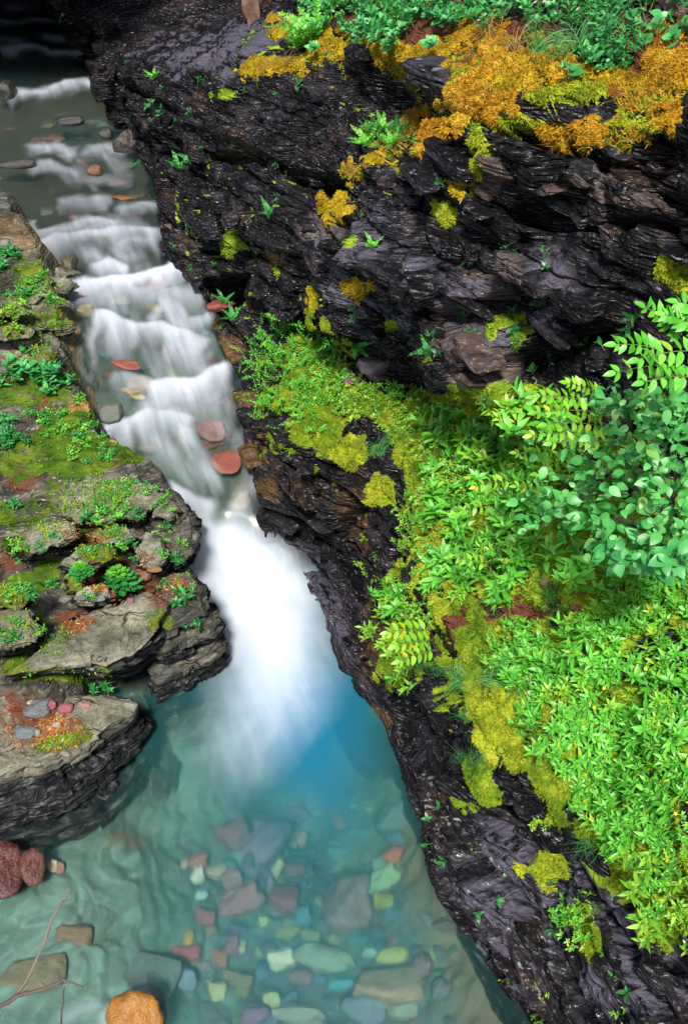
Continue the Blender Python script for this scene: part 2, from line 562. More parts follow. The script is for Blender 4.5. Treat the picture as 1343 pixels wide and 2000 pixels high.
# coarse depth buffer so that cover is laid only on what shows
CELL = 10
def zbuf_vis(px, py, dep, tol=0.16):
    gx, gy = 150, 222
    ix = np.clip(((px + 78) / CELL).astype(int), 0, gx - 1)
    iy = np.clip(((py + 110) / CELL).astype(int), 0, gy - 1)
    zb = np.full((gx, gy), 1e9)
    ok = dep > 0.3
    np.minimum.at(zb, (ix[ok], iy[ok]), dep[ok])
    return (dep < zb[ix, iy] + tol) & ok & (px > -75) & (px < 1418) & (py > -105) & (py < 2105)
cvis = zbuf_vis(cpx, cpy, cdep)
warp = 0.42 * fbm(SS * 4.0, N_ * 4.0, Z_ * 4.0, 12, 4)

ORANGE = [(700, 88, 60, 22), (775, 97, 55, 26), (845, 112, 50, 36), (965, 170, 62, 58), (1050, 145, 100, 46), (845, 250, 48, 42), (735, 305, 75, 22, -33), (645, 407, 30, 24),
          (1140, 268, 72, 34), (1290, 222, 44, 28), (585, 62, 45, 24), (530, 132, 46, 20), (1310, 130, 70, 40), (945, 85, 60, 50), (1200, 150, 60, 30), (1305, 60, 40, 30), (910, 190, 40, 25)]
YELLOW = [(1090, 185, 92, 28), (930, 290, 16, 70), (893, 350, 16, 34), (873, 425, 26, 22), (700, 562, 28, 26), (610, 580, 9, 26), (1315, 510, 28, 60), (680, 470, 18, 12), (1010, 240, 60, 18),
          (450, 470, 18, 40), (440, 185, 30, 12), (960, 640, 14, 30), (760, 640, 20, 14), (540, 535, 30, 14), (1010, 640, 18, 40), (1240, 240, 70, 16)]
GREEN = [(610, 760, 70, 100, 0), (600, 840, 50, 60), (720, 790, 120, 44, 10), (830, 830, 80, 70), (860, 950, 62, 95), (835, 1070, 34, 120), (905, 830, 110, 66), (920, 1300, 50, 80), (980, 1420, 60, 80),
         (940, 1520, 44, 44), (780, 1290, 40, 40), (1130, 1480, 90, 130), (1060, 1150, 60, 60), (1000, 800, 170, 50), (1200, 1650, 110, 80, 40), (1000, 1000, 160, 200), (1200, 1100, 200, 320), (1050, 1300, 140, 120),
         (1230, 1450, 160, 260), (1300, 1720, 70, 110), (800, 930, 26, 60), (690, 880, 40, 30), (1290, 1720, 80, 80), (1130, 1790, 26, 30), (1150, 1830, 24, 34), (745, 960, 30, 30), (770, 1160, 26, 60), (800, 1230, 40, 60), (1075, 1690, 40, 30)]
SOIL = [(1035, 1180, 55, 75), (912, 1235, 60, 62), (1000, 90, 260, 70), (1250, 110, 120, 60), (1130, 1180, 40, 40), (1080, 1480, 50, 60), (800, 60, 220, 46)]
VIOLET = [(1150, 1740, 80, 130, -30), (1250, 1830, 60, 110, -30), (1010, 1700, 60, 120, -30), (1200, 1930, 120, 60), (960, 1760, 50, 120, -20), (620, 1160, 30, 120, -28), (560, 1080, 26, 70, -28), (430, 95, 150, 44, -12, 1.85), (520, 62, 90, 34, -10, 1.85), (720, 480, 120, 60), (930, 620, 80, 80),
          (1080, 540, 50, 80), (700, 590, 120, 40, 25), (1060, 1860, 60, 90), (1320, 1150, 40, 60), (1330, 1400, 40, 90)]
PALE = [(940, 735, 62, 34, -20, 1.0), (395, 100, 22, 20, 0, .8), (955, 560, 60, 60, 0, .45), (1085, 570, 20, 40, 0, .6), (940, 620, 70, 60, 0, .5), (1140, 350, 60, 16, 0, .5), (960, 340, 30, 40, 0, .4), (1235, 390, 60, 16, 0, .4), (850, 640, 40, 50, 0, .4), (1070, 365, 60, 18, 0, .6), (620, 440, 50, 30, 0, .5)]
OCHRE = [(440, 680, 34, 50, 60, 0.39), (500, 880, 26, 60, 70, 0.39), (520, 960, 24, 50, 70, 0.33), (410, 620, 40, 24, 40, 0.45), (470, 790, 26, 40, 70, 0.39), (740, 1400, 40, 18, 30, 0.33), (540, 510, 20, 20, 0, 0.39), (700, 1000, 40, 80, 0, 0.20), (730, 1240, 20, 60, 0, 0.26)]
cA = {}
vis_f = cvis.astype(float)
cA['omoss'] = np.maximum(blobs(cpx, cpy, ORANGE, warp), blobs(cpx, cpy, [(1000, 120, 360, 80, 0, .5), (720, 95, 140, 46, 0, .5), (1260, 190, 110, 70, 0, .48), (780, 280, 150, 44, -33, .55), (1150, 270, 120, 50, 0, .55)], warp)) * vis_f
cA['ymoss'] = blobs(cpx, cpy, YELLOW, warp) * vis_f
cA['moss'] = np.maximum(blobs(cpx, cpy, GREEN, warp), np.maximum(cA['omoss'], cA['ymoss']) * 0.9) * vis_f
# ledge and top that the photograph does not show carry moss and soil too
hid = (~cvis).astype(float)
up = np.clip(CN[..., 2], 0, 1)
cA['moss'] = np.maximum(cA['moss'], hid * smooth(0.35, 0.8, up) * np.interp(W_, [1.8, 2, 6.4, 6.8], [0, .8, .4, .8])[None, :] * smooth(12, 10, SS))
cA['soil'] = np.maximum(blobs(cpx, cpy, SOIL, warp) * vis_f, (W_ > 7.3)[None, :] * smooth(12.5, 11, SS))
cA['violet'] = blobs(cpx, cpy, VIOLET, warp * 1.6) * vis_f
cA['pale'] = blobs(cpx, cpy, PALE, warp * 1.4) * vis_f
cA['ochre'] = blobs(cpx, cpy, OCHRE, warp * 1.4) * vis_f
cA['dry'] = blobs(cpx, cpy, [(430, 90, 180, 60, -10), (395, 100, 30, 30)], warp) * vis_f
NV = N_.shape[1]
FACES_C = grid_faces(len(SG), NV)[:, ::-1]
cliff = obj('cliff', raw_mesh('cliff', CP.reshape(-1, 3), FACES_C, M_CLIFF, False, {k: cA[k].ravel() for k in ('moss', 'omoss', 'soil', 'violet', 'pale', 'ochre', 'dry')}))
tag(cliff, 'black layered wet rock wall with a mossy ledge above the stream', kind='structure')

# ------------------------------------------------------------------ stone and slab builders
def slab_mesh(top, bot, zt, zb, seed, nth=150, ntop=26, nside=30, rough=0.02, tilt=(0, 0), layer=0.05, lam=0.022):
    top, bot = np.asarray(top, float), np.asarray(bot, float)
    ct, cb = top.mean(0), bot.mean(0)
    th = np.linspace(0, 2 * np.pi, nth, endpoint=False)

    def rad(poly, c):
        r = np.zeros(nth)
        dx, dy = np.cos(th), np.sin(th)
        m = len(poly)
        for i in range(m):
            a, b = poly[i] - c, poly[(i + 1) % m] - c
            e = b - a
            den = dx * e[1] - dy * e[0]
            den = np.where(np.abs(den) < 1e-9, 1e-9, den)
            t = (a[0] * e[1] - a[1] * e[0]) / den
            u = (a[0] * dy - a[1] * dx) / den
            ok = (t > 0) & (u >= -1e-6) & (u <= 1 + 1e-6)
            r = np.where(ok, np.maximum(r, t), r)
        rr = np.concatenate([r[-6:], r, r[:6]])
        k = np.exp(-0.5 * (np.arange(-3, 4) / 1.1) ** 2)
        k /= k.sum()
        return np.convolve(rr, k, 'same')[6:-6]
    rt, rb = rad(top, ct), rad(bot, cb)
    V = []
    ux, uy = np.cos(th), np.sin(th)
    jag = 1 + 0.05 * fbm(ux * 3.1, uy * 3.1, seed * 1.7, seed, 4)
    for i in range(ntop):
        f = (i + 0.02) / (ntop - 1) if i else 0.001
        f = f ** 0.8
        x, y = ct[0] + ux * rt * f * jag, ct[1] + uy * rt * f * jag
        z = zt + tilt[0] * (x - ct[0]) + tilt[1] * (y - ct[1])
        q = fbm(x * 3, y * 3, seed, seed + 2, 4)
        st = np.floor(q * 3.0 + 0.3 * vnoise(x * 12, y * 12, 1, seed)) / 3.0      # broken plates on top
        z = z + 0.6 * rough * q + rough * 1.3 * st + rough * 0.4 * vnoise(x * 25, y * 25, 0, seed + 3)
        z = z - 0.03 * smooth(0.86, 1.0, np.full(nth, f))
        V.append(np.stack([x, y, z], -1))
    zedge = V[-1][:, 2]
    for i in range(1, nside + 1):
        f = i / nside
        hgt = zedge * (1 - f) + zb * f
        c = ct * (1 - f) + cb * f
        r = rt * (1 - f) + rb * f
        q = hgt / layer + 0.5 * vnoise(ux * 2, uy * 2, seed, seed + 5) * 1.2
        k = np.floor(q)
        ki = k.astype(np.int64)
        bl = np.floor(th / (2 * np.pi) * 14 + 5 * hsh(ki, ki * 0, ki * 0, seed))
        off = (hsh(ki, bl.astype(np.int64), ki * 0, seed + 1) - 0.55) * 2.2 * lam + (hsh(ki, ki * 0, ki * 0, seed + 4) - 0.5) * 2.4 * lam
        fr = q - k
        off = off - lam * 1.2 * smooth(0.2, 0.0, fr)
        q2 = np.floor(hgt / (layer * 0.31))
        off = off + (hsh(q2.astype(np.int64), ki * 0, ki * 0, seed + 6) - 0.5) * lam * 0.8
        x = c[0] + ux * (r * jag + off)
        y = c[1] + uy * (r * jag + off)
        x = x + 0.02 * vnoise(x * 9, y * 9, hgt * 9, seed + 8)
        y = y + 0.02 * vnoise(x * 9, y * 9, hgt * 9, seed + 9)
        V.append(np.stack([x, y, hgt], -1))
    V = np.array(V)
    nr = len(V)
    idx = np.arange(nr * nth).reshape(nr, nth)
    a, b = idx[:-1], idx[1:]
    f = np.stack([a, b, np.roll(b, -1, 1), np.roll(a, -1, 1)], -1).reshape(-1, 4)
    verts = V.reshape(-1, 3)
    return verts, f


def ico(sub):
    t = (1 + 5 ** 0.5) / 2
    v = [(-1, t, 0), (1, t, 0), (-1, -t, 0), (1, -t, 0), (0, -1, t), (0, 1, t), (0, -1, -t), (0, 1, -t), (t, 0, -1), (t, 0, 1), (-t, 0, -1), (-t, 0, 1)]
    f = [(0, 11, 5), (0, 5, 1), (0, 1, 7), (0, 7, 10), (0, 10, 11), (1, 5, 9), (5, 11, 4), (11, 10, 2), (10, 7, 6), (7, 1, 8), (3, 9, 4), (3, 4, 2), (3, 2, 6), (3, 6, 8), (3, 8, 9), (4, 9, 5), (2, 4, 11), (6, 2, 10), (8, 6, 7), (9, 8, 1)]
    v = [np.array(x) / np.linalg.norm(x) for x in v]
    for _ in range(sub):
        mid, nf = {}, []
        def m(a, b):
            k = (min(a, b), max(a, b))
            if k not in mid:
                x = v[a] + v[b]
                v.append(x / np.linalg.norm(x))
                mid[k] = len(v) - 1
            return mid[k]
        for a, b, c in f:
            ab, bc, ca = m(a, b), m(b, c), m(c, a)
            nf += [(a, ab, ca), (b, bc, ab), (c, ca, bc), (ab, bc, ca)]
        f = nf
    return np.array(v), np.array(f)


ICO = {k: ico(k) for k in (1, 2, 3, 4)}


def stone_shape(seed, sub=2, box=0.5, rough=0.12):
    """a unit stone: between a ball and a rounded block, with a few flat broken faces"""
    v, f = ICO[sub]
    r = np.random.default_rng(seed)
    p = np.sign(v) * np.abs(v) ** (1 - 0.55 * box)
    p = p / np.max(np.abs(p), axis=1, keepdims=True) * box + v * (1 - box)
    for _ in range(5):
        nrm = r.normal(size=3)
        nrm /= np.linalg.norm(nrm)
        d = 0.62 + 0.25 * r.random()
        ex = np.maximum(p @ nrm - d, 0)
        p = p - ex[:, None] * nrm * 0.9
    p = p * (1 + rough * fbm(v[:, 0] * 1.6 + seed, v[:, 1] * 1.6, v[:, 2] * 1.6, seed, 3))[:, None]
    return p, f
# ------------------------------------------------------------------ upstream: narrows darkened by an added, unseen rock roof
def shell(name, rows, seed, amp=0.45):
    P = np.array(rows)
    nrm = grid_normals(P)
    s, n, z = s_of(P), n_of(P), P[..., 2]
    d = strata_disp(s, n, z, 0.05) * 1.6 + amp * fbm(s * 0.5, n * 0.5, z * 0.6, seed, 4)
    P = P + nrm * (d * (0.6 if amp < 0.4 else 1.0))[..., None]
    return raw_mesh(name, P.reshape(-1, 3), grid_faces(*P.shape[:2]), M_CAVE, True)


rows = []
for y in np.linspace(12.5, 21, 170):
    r = []
    k = (y - 12.5) / 8.5
    for a in np.linspace(0, 1, 170):
        # foot of the far wall beyond the stream, up, and over to the top of the cliff
        ctl = np.array([(-5.2 - 0.05 * (y - 12.8), 0.8), (-5.5, 2.8), (-4.9, 3.85), (-2.6, 4.25 - 0.2 * k), (0.6, 4.9 - 0.9 * k), (3.0, 3.6 - 0.4 * k), (4.6, 2.4)])
        t = a * (len(ctl) - 1)
        i = min(int(t), len(ctl) - 2)
        q = ctl[i] + (ctl[i + 1] - ctl[i]) * (t - i)
        r.append((q[0], y + 4.2 * smooth(-3.4, -0.8, q[0]), q[1]))
    rows.append(r)
tag(obj('added_rock_roof', shell('added_rock_roof', rows, 61, 0.22)), 'dark rock roof added out of view to shade the narrows upstream', kind='structure')
rows = [[(x, 20.5 + 0.3 * math.sin(x), z) for z in np.linspace(0.2, 9, 90)] for x in np.linspace(-9, 6, 130)]
tag(obj('rock_wall', shell('rock_wall', rows, 62)), 'black rock wall closing the narrows far upstream', kind='structure')

# ------------------------------------------------------------------ left bank outline at the water
LPX = [(0, 1655, 0), (100, 1628, 0), (188, 1597, 0), (250, 1525, 0), (290, 1440, 0), (297, 1360, 0), (437, 1302, 0), (432, 1215, 0.02), (402, 1150, .1), (374, 1085, .3), (374, 1015, .5), (335, 955, .56),
       (240, 905, .64), (208, 840, .74), (160, 770, .9), (150, 690, 1.05), (160, 650, 1.08), (135, 590, 1.22), (118, 545, 1.34), (97, 510, 1.4), (60, 440, 1.47), (-10, 415, 1.5)]
LP = np.array([at_z(a, b, c)[:2] for a, b, c in LPX])
LP = np.concatenate([LP, np.array([(-6.6, 12.2), (-9, 12.5), (-9, 3.4), (-2.75, 3.45)])])
LP_near = LP


def zbank(x, y):
    p = np.stack([x, y], -1)
    s = s_of(p)
    d = -0.28 * smooth(6.7, 6.1, s) + poly_dist(x + 0.05 * fbm(x * 4, y * 4, 0, 70, 3), y + 0.05 * fbm(x * 4, y * 4, 5, 71, 3), LP_near)
    base = zws(s) * smooth(6.2, 7.2, s) + 0.0
    pool = smooth(7.0, 6.3, s)
    rise = 0.34 * smooth(0.0, 0.16, d) + 0.13 * np.clip(d, 0, 2.2) + 0.6 * np.clip(d - 2.2, 0, 5)
    rise = rise * (1 + 0.25 * pool)
    # the step between the two big slabs by the pool
    h = base + np.where(d > 0, rise, d * 1.1 - 0.02)
    h = h + 0.10 * fbm(x * 1.1, y * 1.1, 0, 72, 3) * smooth(0.0, 0.4, d)
    tw = h / 0.062 + 0.9 * fbm(x * 2.2, y * 3.5, 0, 73, 3) + (x * 0.6 + y * 0.4)
    fr = tw - np.floor(tw)
    stair = (np.floor(tw) + smooth(0.62, 0.98, fr)) * 0.062 - (tw * 0.062 - h)
    w = smooth(-0.02, 0.1, d)
    h = h * (1 - 0.85 * w) + stair * 0.85 * w
    h = h + 0.012 * fbm(x * 11, y * 11, 0, 75, 3) * w
    return h, d


bx = np.concatenate([np.arange(-8.6, -4.2, 0.11), np.arange(-4.2, -0.4, 0.015)])
by = np.concatenate([np.arange(3.2, 8.4, 0.0135), np.arange(8.4, 12.6, 0.022)])
BX, BY = np.meshgrid(bx, by, indexing='ij')
BZ, BD = zbank(BX, BY)
keep_v = BD > -0.55
BP = np.stack([BX, BY, BZ], -1)
# broken edges: shift points sideways in layers where the bank is steep
BN = grid_normals(BP)
BN = np.where(BN[..., 2:3] < 0, -BN, BN)
bpx, bpy_, bdep = project(BP)
bw = 0.42 * fbm(BX * 4, BY * 4, BZ * 4, 14, 4)
B_MOSS = [(60, 760, 90, 70, 0, .72), (130, 870, 110, 60, 0, .75), (40, 900, 60, 70, 0, .7), (150, 1000, 160, 90, 0, .5), (60, 1240, 80, 60, 0, .5), (70, 620, 80, 110, 0, .5), (60, 540, 50, 40, 0, .7), (160, 900, 60, 40), (30, 640, 30, 30, 0, .6), (210, 1080, 60, 22), (30, 1070, 30, 22), (95, 1110, 30, 34), (40, 1140, 40, 30),
          (310, 1215, 26, 26, 0, .7), (20, 1310, 50, 26), (130, 1450, 60, 14, -15), (120, 1320, 110, 18), (260, 885, 40, 22), (110, 830, 60, 30), (0, 1000, 40, 30), (170, 820, 40, 22)]
B_SOIL = [(225, 1125, 90, 50), (60, 1420, 110, 60), (20, 1100, 30, 26), (175, 1045, 50, 24), (310, 1150, 50, 36), (90, 800, 26, 60), (140, 1210, 40, 24), (40, 940, 40, 30), (260, 1340, 40, 14), (30, 700, 20, 30)]
B_OCHRE = [(85, 470, 50, 24, 0, .35), (122, 580, 16, 70, 0, .6), (150, 660, 14, 60, 0, .6), (60, 440, 60, 20, 0, .25), (20, 450, 40, 20, 0, .25), (170, 790, 26, 40, 70), (220, 880, 18, 26)]
bA = dict(moss=blobs(bpx, bpy_, B_MOSS, bw), soil=blobs(bpx, bpy_, B_SOIL, bw), ochre=blobs(bpx, bpy_, B_OCHRE, bw * 1.3), violet=0 * bw, pale=blobs(bpx, bpy_, [(60, 630, 70, 60), (60, 590, 70, 20)], bw) * 0.5)
out_ = ((bpx < -60) | (bdep < 0.3)).astype(float)
bA['moss'] = np.maximum(bA['moss'], out_ * 0.6)
bA['dry'] = smooth(0.1, 0.35, BD) * 0.8
nbx, nby = BX.shape
FB = grid_faces(nbx, nby)
FB = FB[keep_v.ravel()[FB].any(1)]
used = np.zeros(nbx * nby, bool)
used[FB.ravel()] = True
rem = np.cumsum(used) - 1
bank = obj('bank', raw_mesh('bank', BP.reshape(-1, 3)[used], rem[FB][:, ::-1] if False else rem[FB], M_BANK, False, {k: v.ravel()[used] for k, v in bA.items()}))
tag(bank, 'mossy bank of thin grey bedrock layers beside the cascade', kind='structure')

SLABS = [
    # top outline, bottom outline, z top, z bottom, layer, tilt
    ([(-90, 1545), (0, 1512), (80, 1490), (165, 1452), (235, 1400), (268, 1362), (200, 1345), (100, 1348), (-90, 1340)],
     [(-90, 1668), (0, 1650), (100, 1625), (188, 1594), (250, 1522), (293, 1440), (298, 1366), (200, 1350), (100, 1350), (-90, 1345)], .50, -.35, .075, (0.03, -0.05), 'wide'),
    ([(8, 1300), (65, 1268), (120, 1215), (210, 1183), (285, 1160), (318, 1180), (296, 1235), (255, 1272), (205, 1292), (170, 1280), (100, 1290)],
     [(10, 1330), (60, 1310), (120, 1250), (210, 1220), (290, 1200), (320, 1220), (305, 1290), (260, 1322), (200, 1330), (100, 1330)], .84, .30, .08, (0.05, 0.05), 'wide'),
    ([(300, 1215), (318, 1172), (352, 1140), (392, 1150), (400, 1185), (372, 1205), (330, 1225)],
     [(295, 1250), (330, 1240), (385, 1225), (408, 1195), (398, 1165), (340, 1165), (305, 1210)], .70, .50, .035, (-0.12, 0.06), 'dark'),
    ([(285, 1250), (300, 1210), (350, 1180), (410, 1178), (424, 1210), (412, 1232), (350, 1250), (320, 1268)],
     [(280, 1290), (330, 1290), (400, 1262), (432, 1235), (425, 1200), (345, 1200), (292, 1240)], .54, .30, .03, (-0.10, 0.08), 'dark'),
    ([(288, 1300), (330, 1262), (390, 1240), (428, 1228), (434, 1258), (400, 1282), (340, 1308), (300, 1322)],
     [(275, 1378), (330, 1348), (440, 1308), (438, 1262), (425, 1240), (350, 1250), (292, 1290)], .30, -.3, .04, (-0.04, 0.10), 'dark'),
    ([(-60, 1205), (20, 1188), (58, 1190), (76, 1228), (62, 1250), (10, 1256), (-60, 1250)], [(-60, 1290), (20, 1275), (70, 1272), (80, 1240), (60, 1205), (-60, 1220)], 1.0, .62, .06, (0.03, 0.04), ''),
    ([(15, 1052), (58, 1020), (138, 1012), (150, 1043), (100, 1060), (60, 1070)], [(10, 1082), (60, 1096), (110, 1085), (156, 1065), (140, 1030), (60, 1040)], 1.0, .72, .06, (0, .03), ''),
    ([(112, 990), (128, 938), (225, 920), (300, 945), (330, 972), (262, 998), (150, 1004)], [(105, 1020), (150, 1030), (262, 1020), (345, 1000), (310, 960), (225, 940), (120, 960)], .98, .6, .035, (0.02, .06), 'plates'),
    ([(185, 1040), (208, 1024), (252, 1024), (264, 1044), (230, 1052), (200, 1053)], [(183, 1056), (210, 1040), (258, 1040), (268, 1056), (230, 1068), (195, 1068)], .96, .75, .05, (0, .02), ''),
    ([(115, 1092), (160, 1068), (217, 1064), (222, 1084), (160, 1100)], [(110, 1112), (160, 1090), (226, 1086), (226, 1104), (160, 1120)], .96, .72, .05, (0, .03), ''),
    ([(270, 1060), (283, 1034), (312, 1034), (322, 1078), (302, 1098), (275, 1090)], [(268, 1090), (285, 1060), (316, 1060), (332, 1100), (304, 1122), (275, 1112)], .93, .6, .05, (-.05, 0), ''),
    ([(145, 1158), (160, 1142), (210, 1138), (216, 1156), (180, 1168), (150, 1168)], [(143, 1178), (160, 1160), (214, 1158), (220, 1174), (180, 1186), (150, 1186)], .93, .7, .05, (0, 0), ''),
    ([(-30, 1170), (0, 1138), (44, 1130), (58, 1150), (30, 1172)], [(-30, 1200), (0, 1165), (48, 1160), (64, 1180), (30, 1198)], 1.02, .75, .06, (0, 0), 'moss'),
    ([(292, 965), (340, 955), (366, 985), (376, 1015), (372, 1060), (338, 1085), (306, 1045)], [(290, 1040), (345, 985), (374, 1010), (382, 1050), (378, 1100), (338, 1130), (300, 1110)], .80, .15, .045, (-.08, .04), 'dark'),
    ([(60, 645), (0, 655), (-40, 660), (-40, 630), (20, 622), (66, 630)], [(60, 662), (0, 672), (-40, 676), (-40, 645), (20, 640), (66, 648)], 1.60, 1.42, .03, (.02, 0), 'plates'),
    ([(40, 600), (0, 606), (-40, 610), (-40, 590), (10, 582), (60, 588)], [(40, 615), (0, 622), (-40, 628), (-40, 605), (10, 598), (60, 602)], 1.72, 1.55, .03, (.02, 0), 'plates'),
    ([(100, 700), (50, 712), (40, 690), (70, 675), (108, 680)], [(100, 716), (50, 728), (40, 706), (70, 690), (112, 696)], 1.42, 1.25, .03, (.02, 0), 'plates'),
    ([(130, 1120), (148, 1100), (160, 1118), (160, 1140), (135, 1142)], [(128, 1140), (150, 1120), (166, 1135), (164, 1160), (135, 1160)], .98, .75, .06, (0, 0), 'moss'),
    ([(330, 1125), (312, 1148), (332, 1165), (370, 1160), (392, 1140), (365, 1112)], [(330, 1150), (312, 1170), (332, 1190), (376, 1185), (398, 1160), (368, 1130)], .74, .45, .04, (0, 0), 'dark'),
    ([(330, 1010), (296, 1000), (300, 985), (330, 972), (352, 990)], [(330, 1025), (296, 1018), (300, 1000), (330, 990), (356, 1006)], .93, .72, .03, (0, 0), 'plates'),
]
for _k in range(26):        # thin broken plates up the bank
    _r = random.Random(50 + _k)
    _cx, _cy = _r.uniform(-10, 120), _r.uniform(520, 735)
    _w, _h, _z = _r.uniform(18, 42), _r.uniform(5, 10), None
    _o = [(_cx + _w * math.cos(a) * _r.uniform(.8, 1.15), _cy + _h * math.sin(a) * _r.uniform(.8, 1.2) - 0.12 * _w * math.cos(a)) for a in np.linspace(0, 2 * math.pi, 8)[:-1]]
    SLABS.append((_o, [(a, b + 11) for a, b in _o], None, None, .02, (_r.uniform(-.03, .05), _r.uniform(0, .06)), 'plates'))
SLAB_LIST = []
def bank_z_at(px, py):
    d = ray(px, py)
    ts = np.linspace(6, 14, 900)
    p = d * ts[:, None] + np.array([0, 0, H])
    hz, _ = zbank(p[:, 0], p[:, 1])
    return p[np.argmax(p[:, 2] < hz), 2]


for k, (tp, bt, zt, zb, lay, tilt, kind) in enumerate(SLABS):
    if zt is None:
        zt = bank_z_at(np.mean([a for a, _ in tp]), np.mean([b for _, b in tp])) + 0.035
        zb = zt - 0.12
    top = np.array([at_z(a, b, zt)[:2] for a, b in tp])
    bot = np.array([at_z(a, b, max(zb, 0.0) if kind else zb)[:2] for a, b in bt])
    size = np.ptp(top, 0).max()
    big = size > 0.55
    v, f = slab_mesh(top, bot, zt, zb, 100 + k, nth=420 if big else 180, ntop=90 if big else 36, nside=70 if big else 36, rough=0.022 if kind == 'plates' else 0.013, tilt=tilt, layer=lay,
                     lam=0.034 if kind in ('wide', 'dark') else 0.02)
    c = np.append(top.mean(0), zb)
    px, py, _ = project(v)
    w = 0.42 * fbm(v[:, 0] * 5, v[:, 1] * 5, v[:, 2] * 5, 14, 4)
    nz = v[:, 2] > zt - 0.12
    at = dict(moss=blobs(px, py, B_MOSS, w) * nz * 0.9, soil=blobs(px, py, B_SOIL, w) * nz, ochre=0 * w, violet=0 * w + (0.25 if kind == 'dark' else 0), pale=0.35 * smooth(-.2, .3, w) * nz)
    if kind == 'moss':
        at['moss'] = np.maximum(at['moss'], 0.9 * nz)
    at['dry'] = np.where(kind == 'dark', 0.1, 1.0) * smooth(zt - 0.16, zt - 0.03, v[:, 2])
    at['sidedark'] = 1 - smooth(zt - 0.14, zt - 0.04, v[:, 2]) * (0.35 if kind == 'dark' else 1)  # darker sides, starting just below each slab's top edge
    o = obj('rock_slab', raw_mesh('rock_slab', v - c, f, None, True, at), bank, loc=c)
    SLAB_LIST.append((o, v, f, kind))

# slabs: pale dry top, sides darker and glossier below the rim
M_SLAB = None
def slab_material():
    t = NT('bedrock_slab')
    v1, geo = strata_vec(t, 9.0)
    v0, _ = strata_vec(t, 1.6)
    n1 = t.noise(v0, 3.0, 7, 0.65)
    n3 = t.noise(v1, 7.0, 8, 0.7)
    n4 = t.noise(v0, 34.0, 6, 0.7)
    dry = t.ramp(n1, [(0.34, (0.035, 0.035, 0.024)), (0.5, (0.12, 0.116, 0.083)), (0.66, (0.24, 0.228, 0.165))])
    dv = t.n('MixRGB') if False else t.n('VectorMath', operation='ADD')
    t.set(dv.inputs[0], v0)
    nz = t.n('TexNoise', {'Scale': 5.0, 'Detail': 4})
    t.set(nz.inputs['Vector'], v0)
    sc = t.n('VectorMath', operation='SCALE')
    t.set(sc.inputs[0], nz.outputs['Color'])
    sc.inputs['Scale'].default_value = 0.22
    t.set(dv.inputs[1], sc.outputs[0])
    mpc = t.n('Mapping', {'Rotation': (0, 0, 0.5), 'Scale': (0.45, 1.3, 1.0)})
    t.set(mpc.inputs[0], dv.outputs[0])
    cv = t.n('TexVoronoi', {'Scale': 3.6}, feature='DISTANCE_TO_EDGE')
    t.set(cv.inputs['Vector'], mpc.outputs[0])
    ck = t.math('MULTIPLY', t.mapr(cv.outputs[0], 0.0, 0.025, 1.0, 0.0), t.mapr(n1, 0.50, 0.58))
    dry = t.mix(ck, dry, (0.015, 0.015, 0.011))
    dry = t.mix(t.mapr(n4, 0.52, 0.66, 0, 0.75), dry, (0.045, 0.045, 0.036))
    dry = t.mix(t.math('MULTIPLY', t.attr('pale'), t.mapr(n3, 0.45, 0.6)), dry, (0.36, 0.35, 0.31))
    wet = t.ramp(n3, [(0.42, (0.004, 0.004, 0.005)), (0.55, (0.016, 0.018, 0.021)), (0.72, (0.07, 0.075, 0.085))])  # side colour, darker than the top
    w = t.math('MULTIPLY', t.attr('sidedark'), t.mapr(n3, 0.72, 0.5, 0.55, 1.0))
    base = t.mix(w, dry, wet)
    so = t.math('MULTIPLY', t.attr('soil'), t.mapr(n1, 0.5, 0.44))
    base = t.mix(so, base, t.mix(n4, (0.04, 0.016, 0.010), (0.15, 0.06, 0.035)))
    mossf = t.mapr(t.math('ADD', t.attr('moss'), t.math('MULTIPLY', t.math('SUBTRACT', t.noise(v0, 8, 6, 0.7), 0.5), 1.0)), 0.45, 0.6)
    base = t.mix(mossf, base, t.ramp(n4, [(0.3, (0.035, 0.05, 0.008)), (0.7, (0.14, 0.16, 0.018))]))
    rough = t.math('SUBTRACT', 0.9, t.math('MULTIPLY', w, t.mapr(n3, 0.3, 0.6, 0.62, 0.4)))
    vo = t.n('TexVoronoi', {'Scale': 9.0}, feature='DISTANCE_TO_EDGE')
    t.set(vo.inputs['Vector'], v0)
    crack = t.mapr(vo.outputs[0], 0.0, 0.05)
    b = t.n('Bump', {'Strength': 1.0, 'Distance': 0.022})
    t.set(b.inputs['Height'], t.math('SUBTRACT', t.math('ADD', t.math('ADD', n3, t.math('MULTIPLY', n1, 1.5)), t.math('MULTIPLY', n4, 0.8)), t.math('MULTIPLY', ck, 1.2)))
    p = t.n('BsdfPrincipled', {'Base Color': base, 'Roughness': rough, 'Normal': b})
    t.set(p.inputs['Specular IOR Level'], t.math('ADD', 0.1, t.math('MULTIPLY', t.mapr(n3, 0.54, 0.6), 0.6)))
    return t.done(p)


M_SLAB = slab_material()
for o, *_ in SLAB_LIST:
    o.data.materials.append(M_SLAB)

# ------------------------------------------------------------------ stream bed and water
def depth_at(px, py, s, n):
    d = 0.36 + 0 * px
    d = d + 0.85 * np.exp(-(((px - 610) / 150) ** 2 + ((py - 1390) / 200) ** 2))
    d = d + 0.16 * np.exp(-(((px - 560) / 260) ** 2 + ((py - 1800) / 260) ** 2))
    d = d - 0.20 * smooth(420, 180, px) * smooth(1400, 1600, py)
    d = np.where(s > 6.5, 0.20, d)
    d = d - 0.12 * smooth(1.45, 1.85, n) * smooth(6.5, 5.5, s)
    d = d - 0.06 * smooth(1200, 900, py) * 0
    return np.clip(d, 0.08, 2)


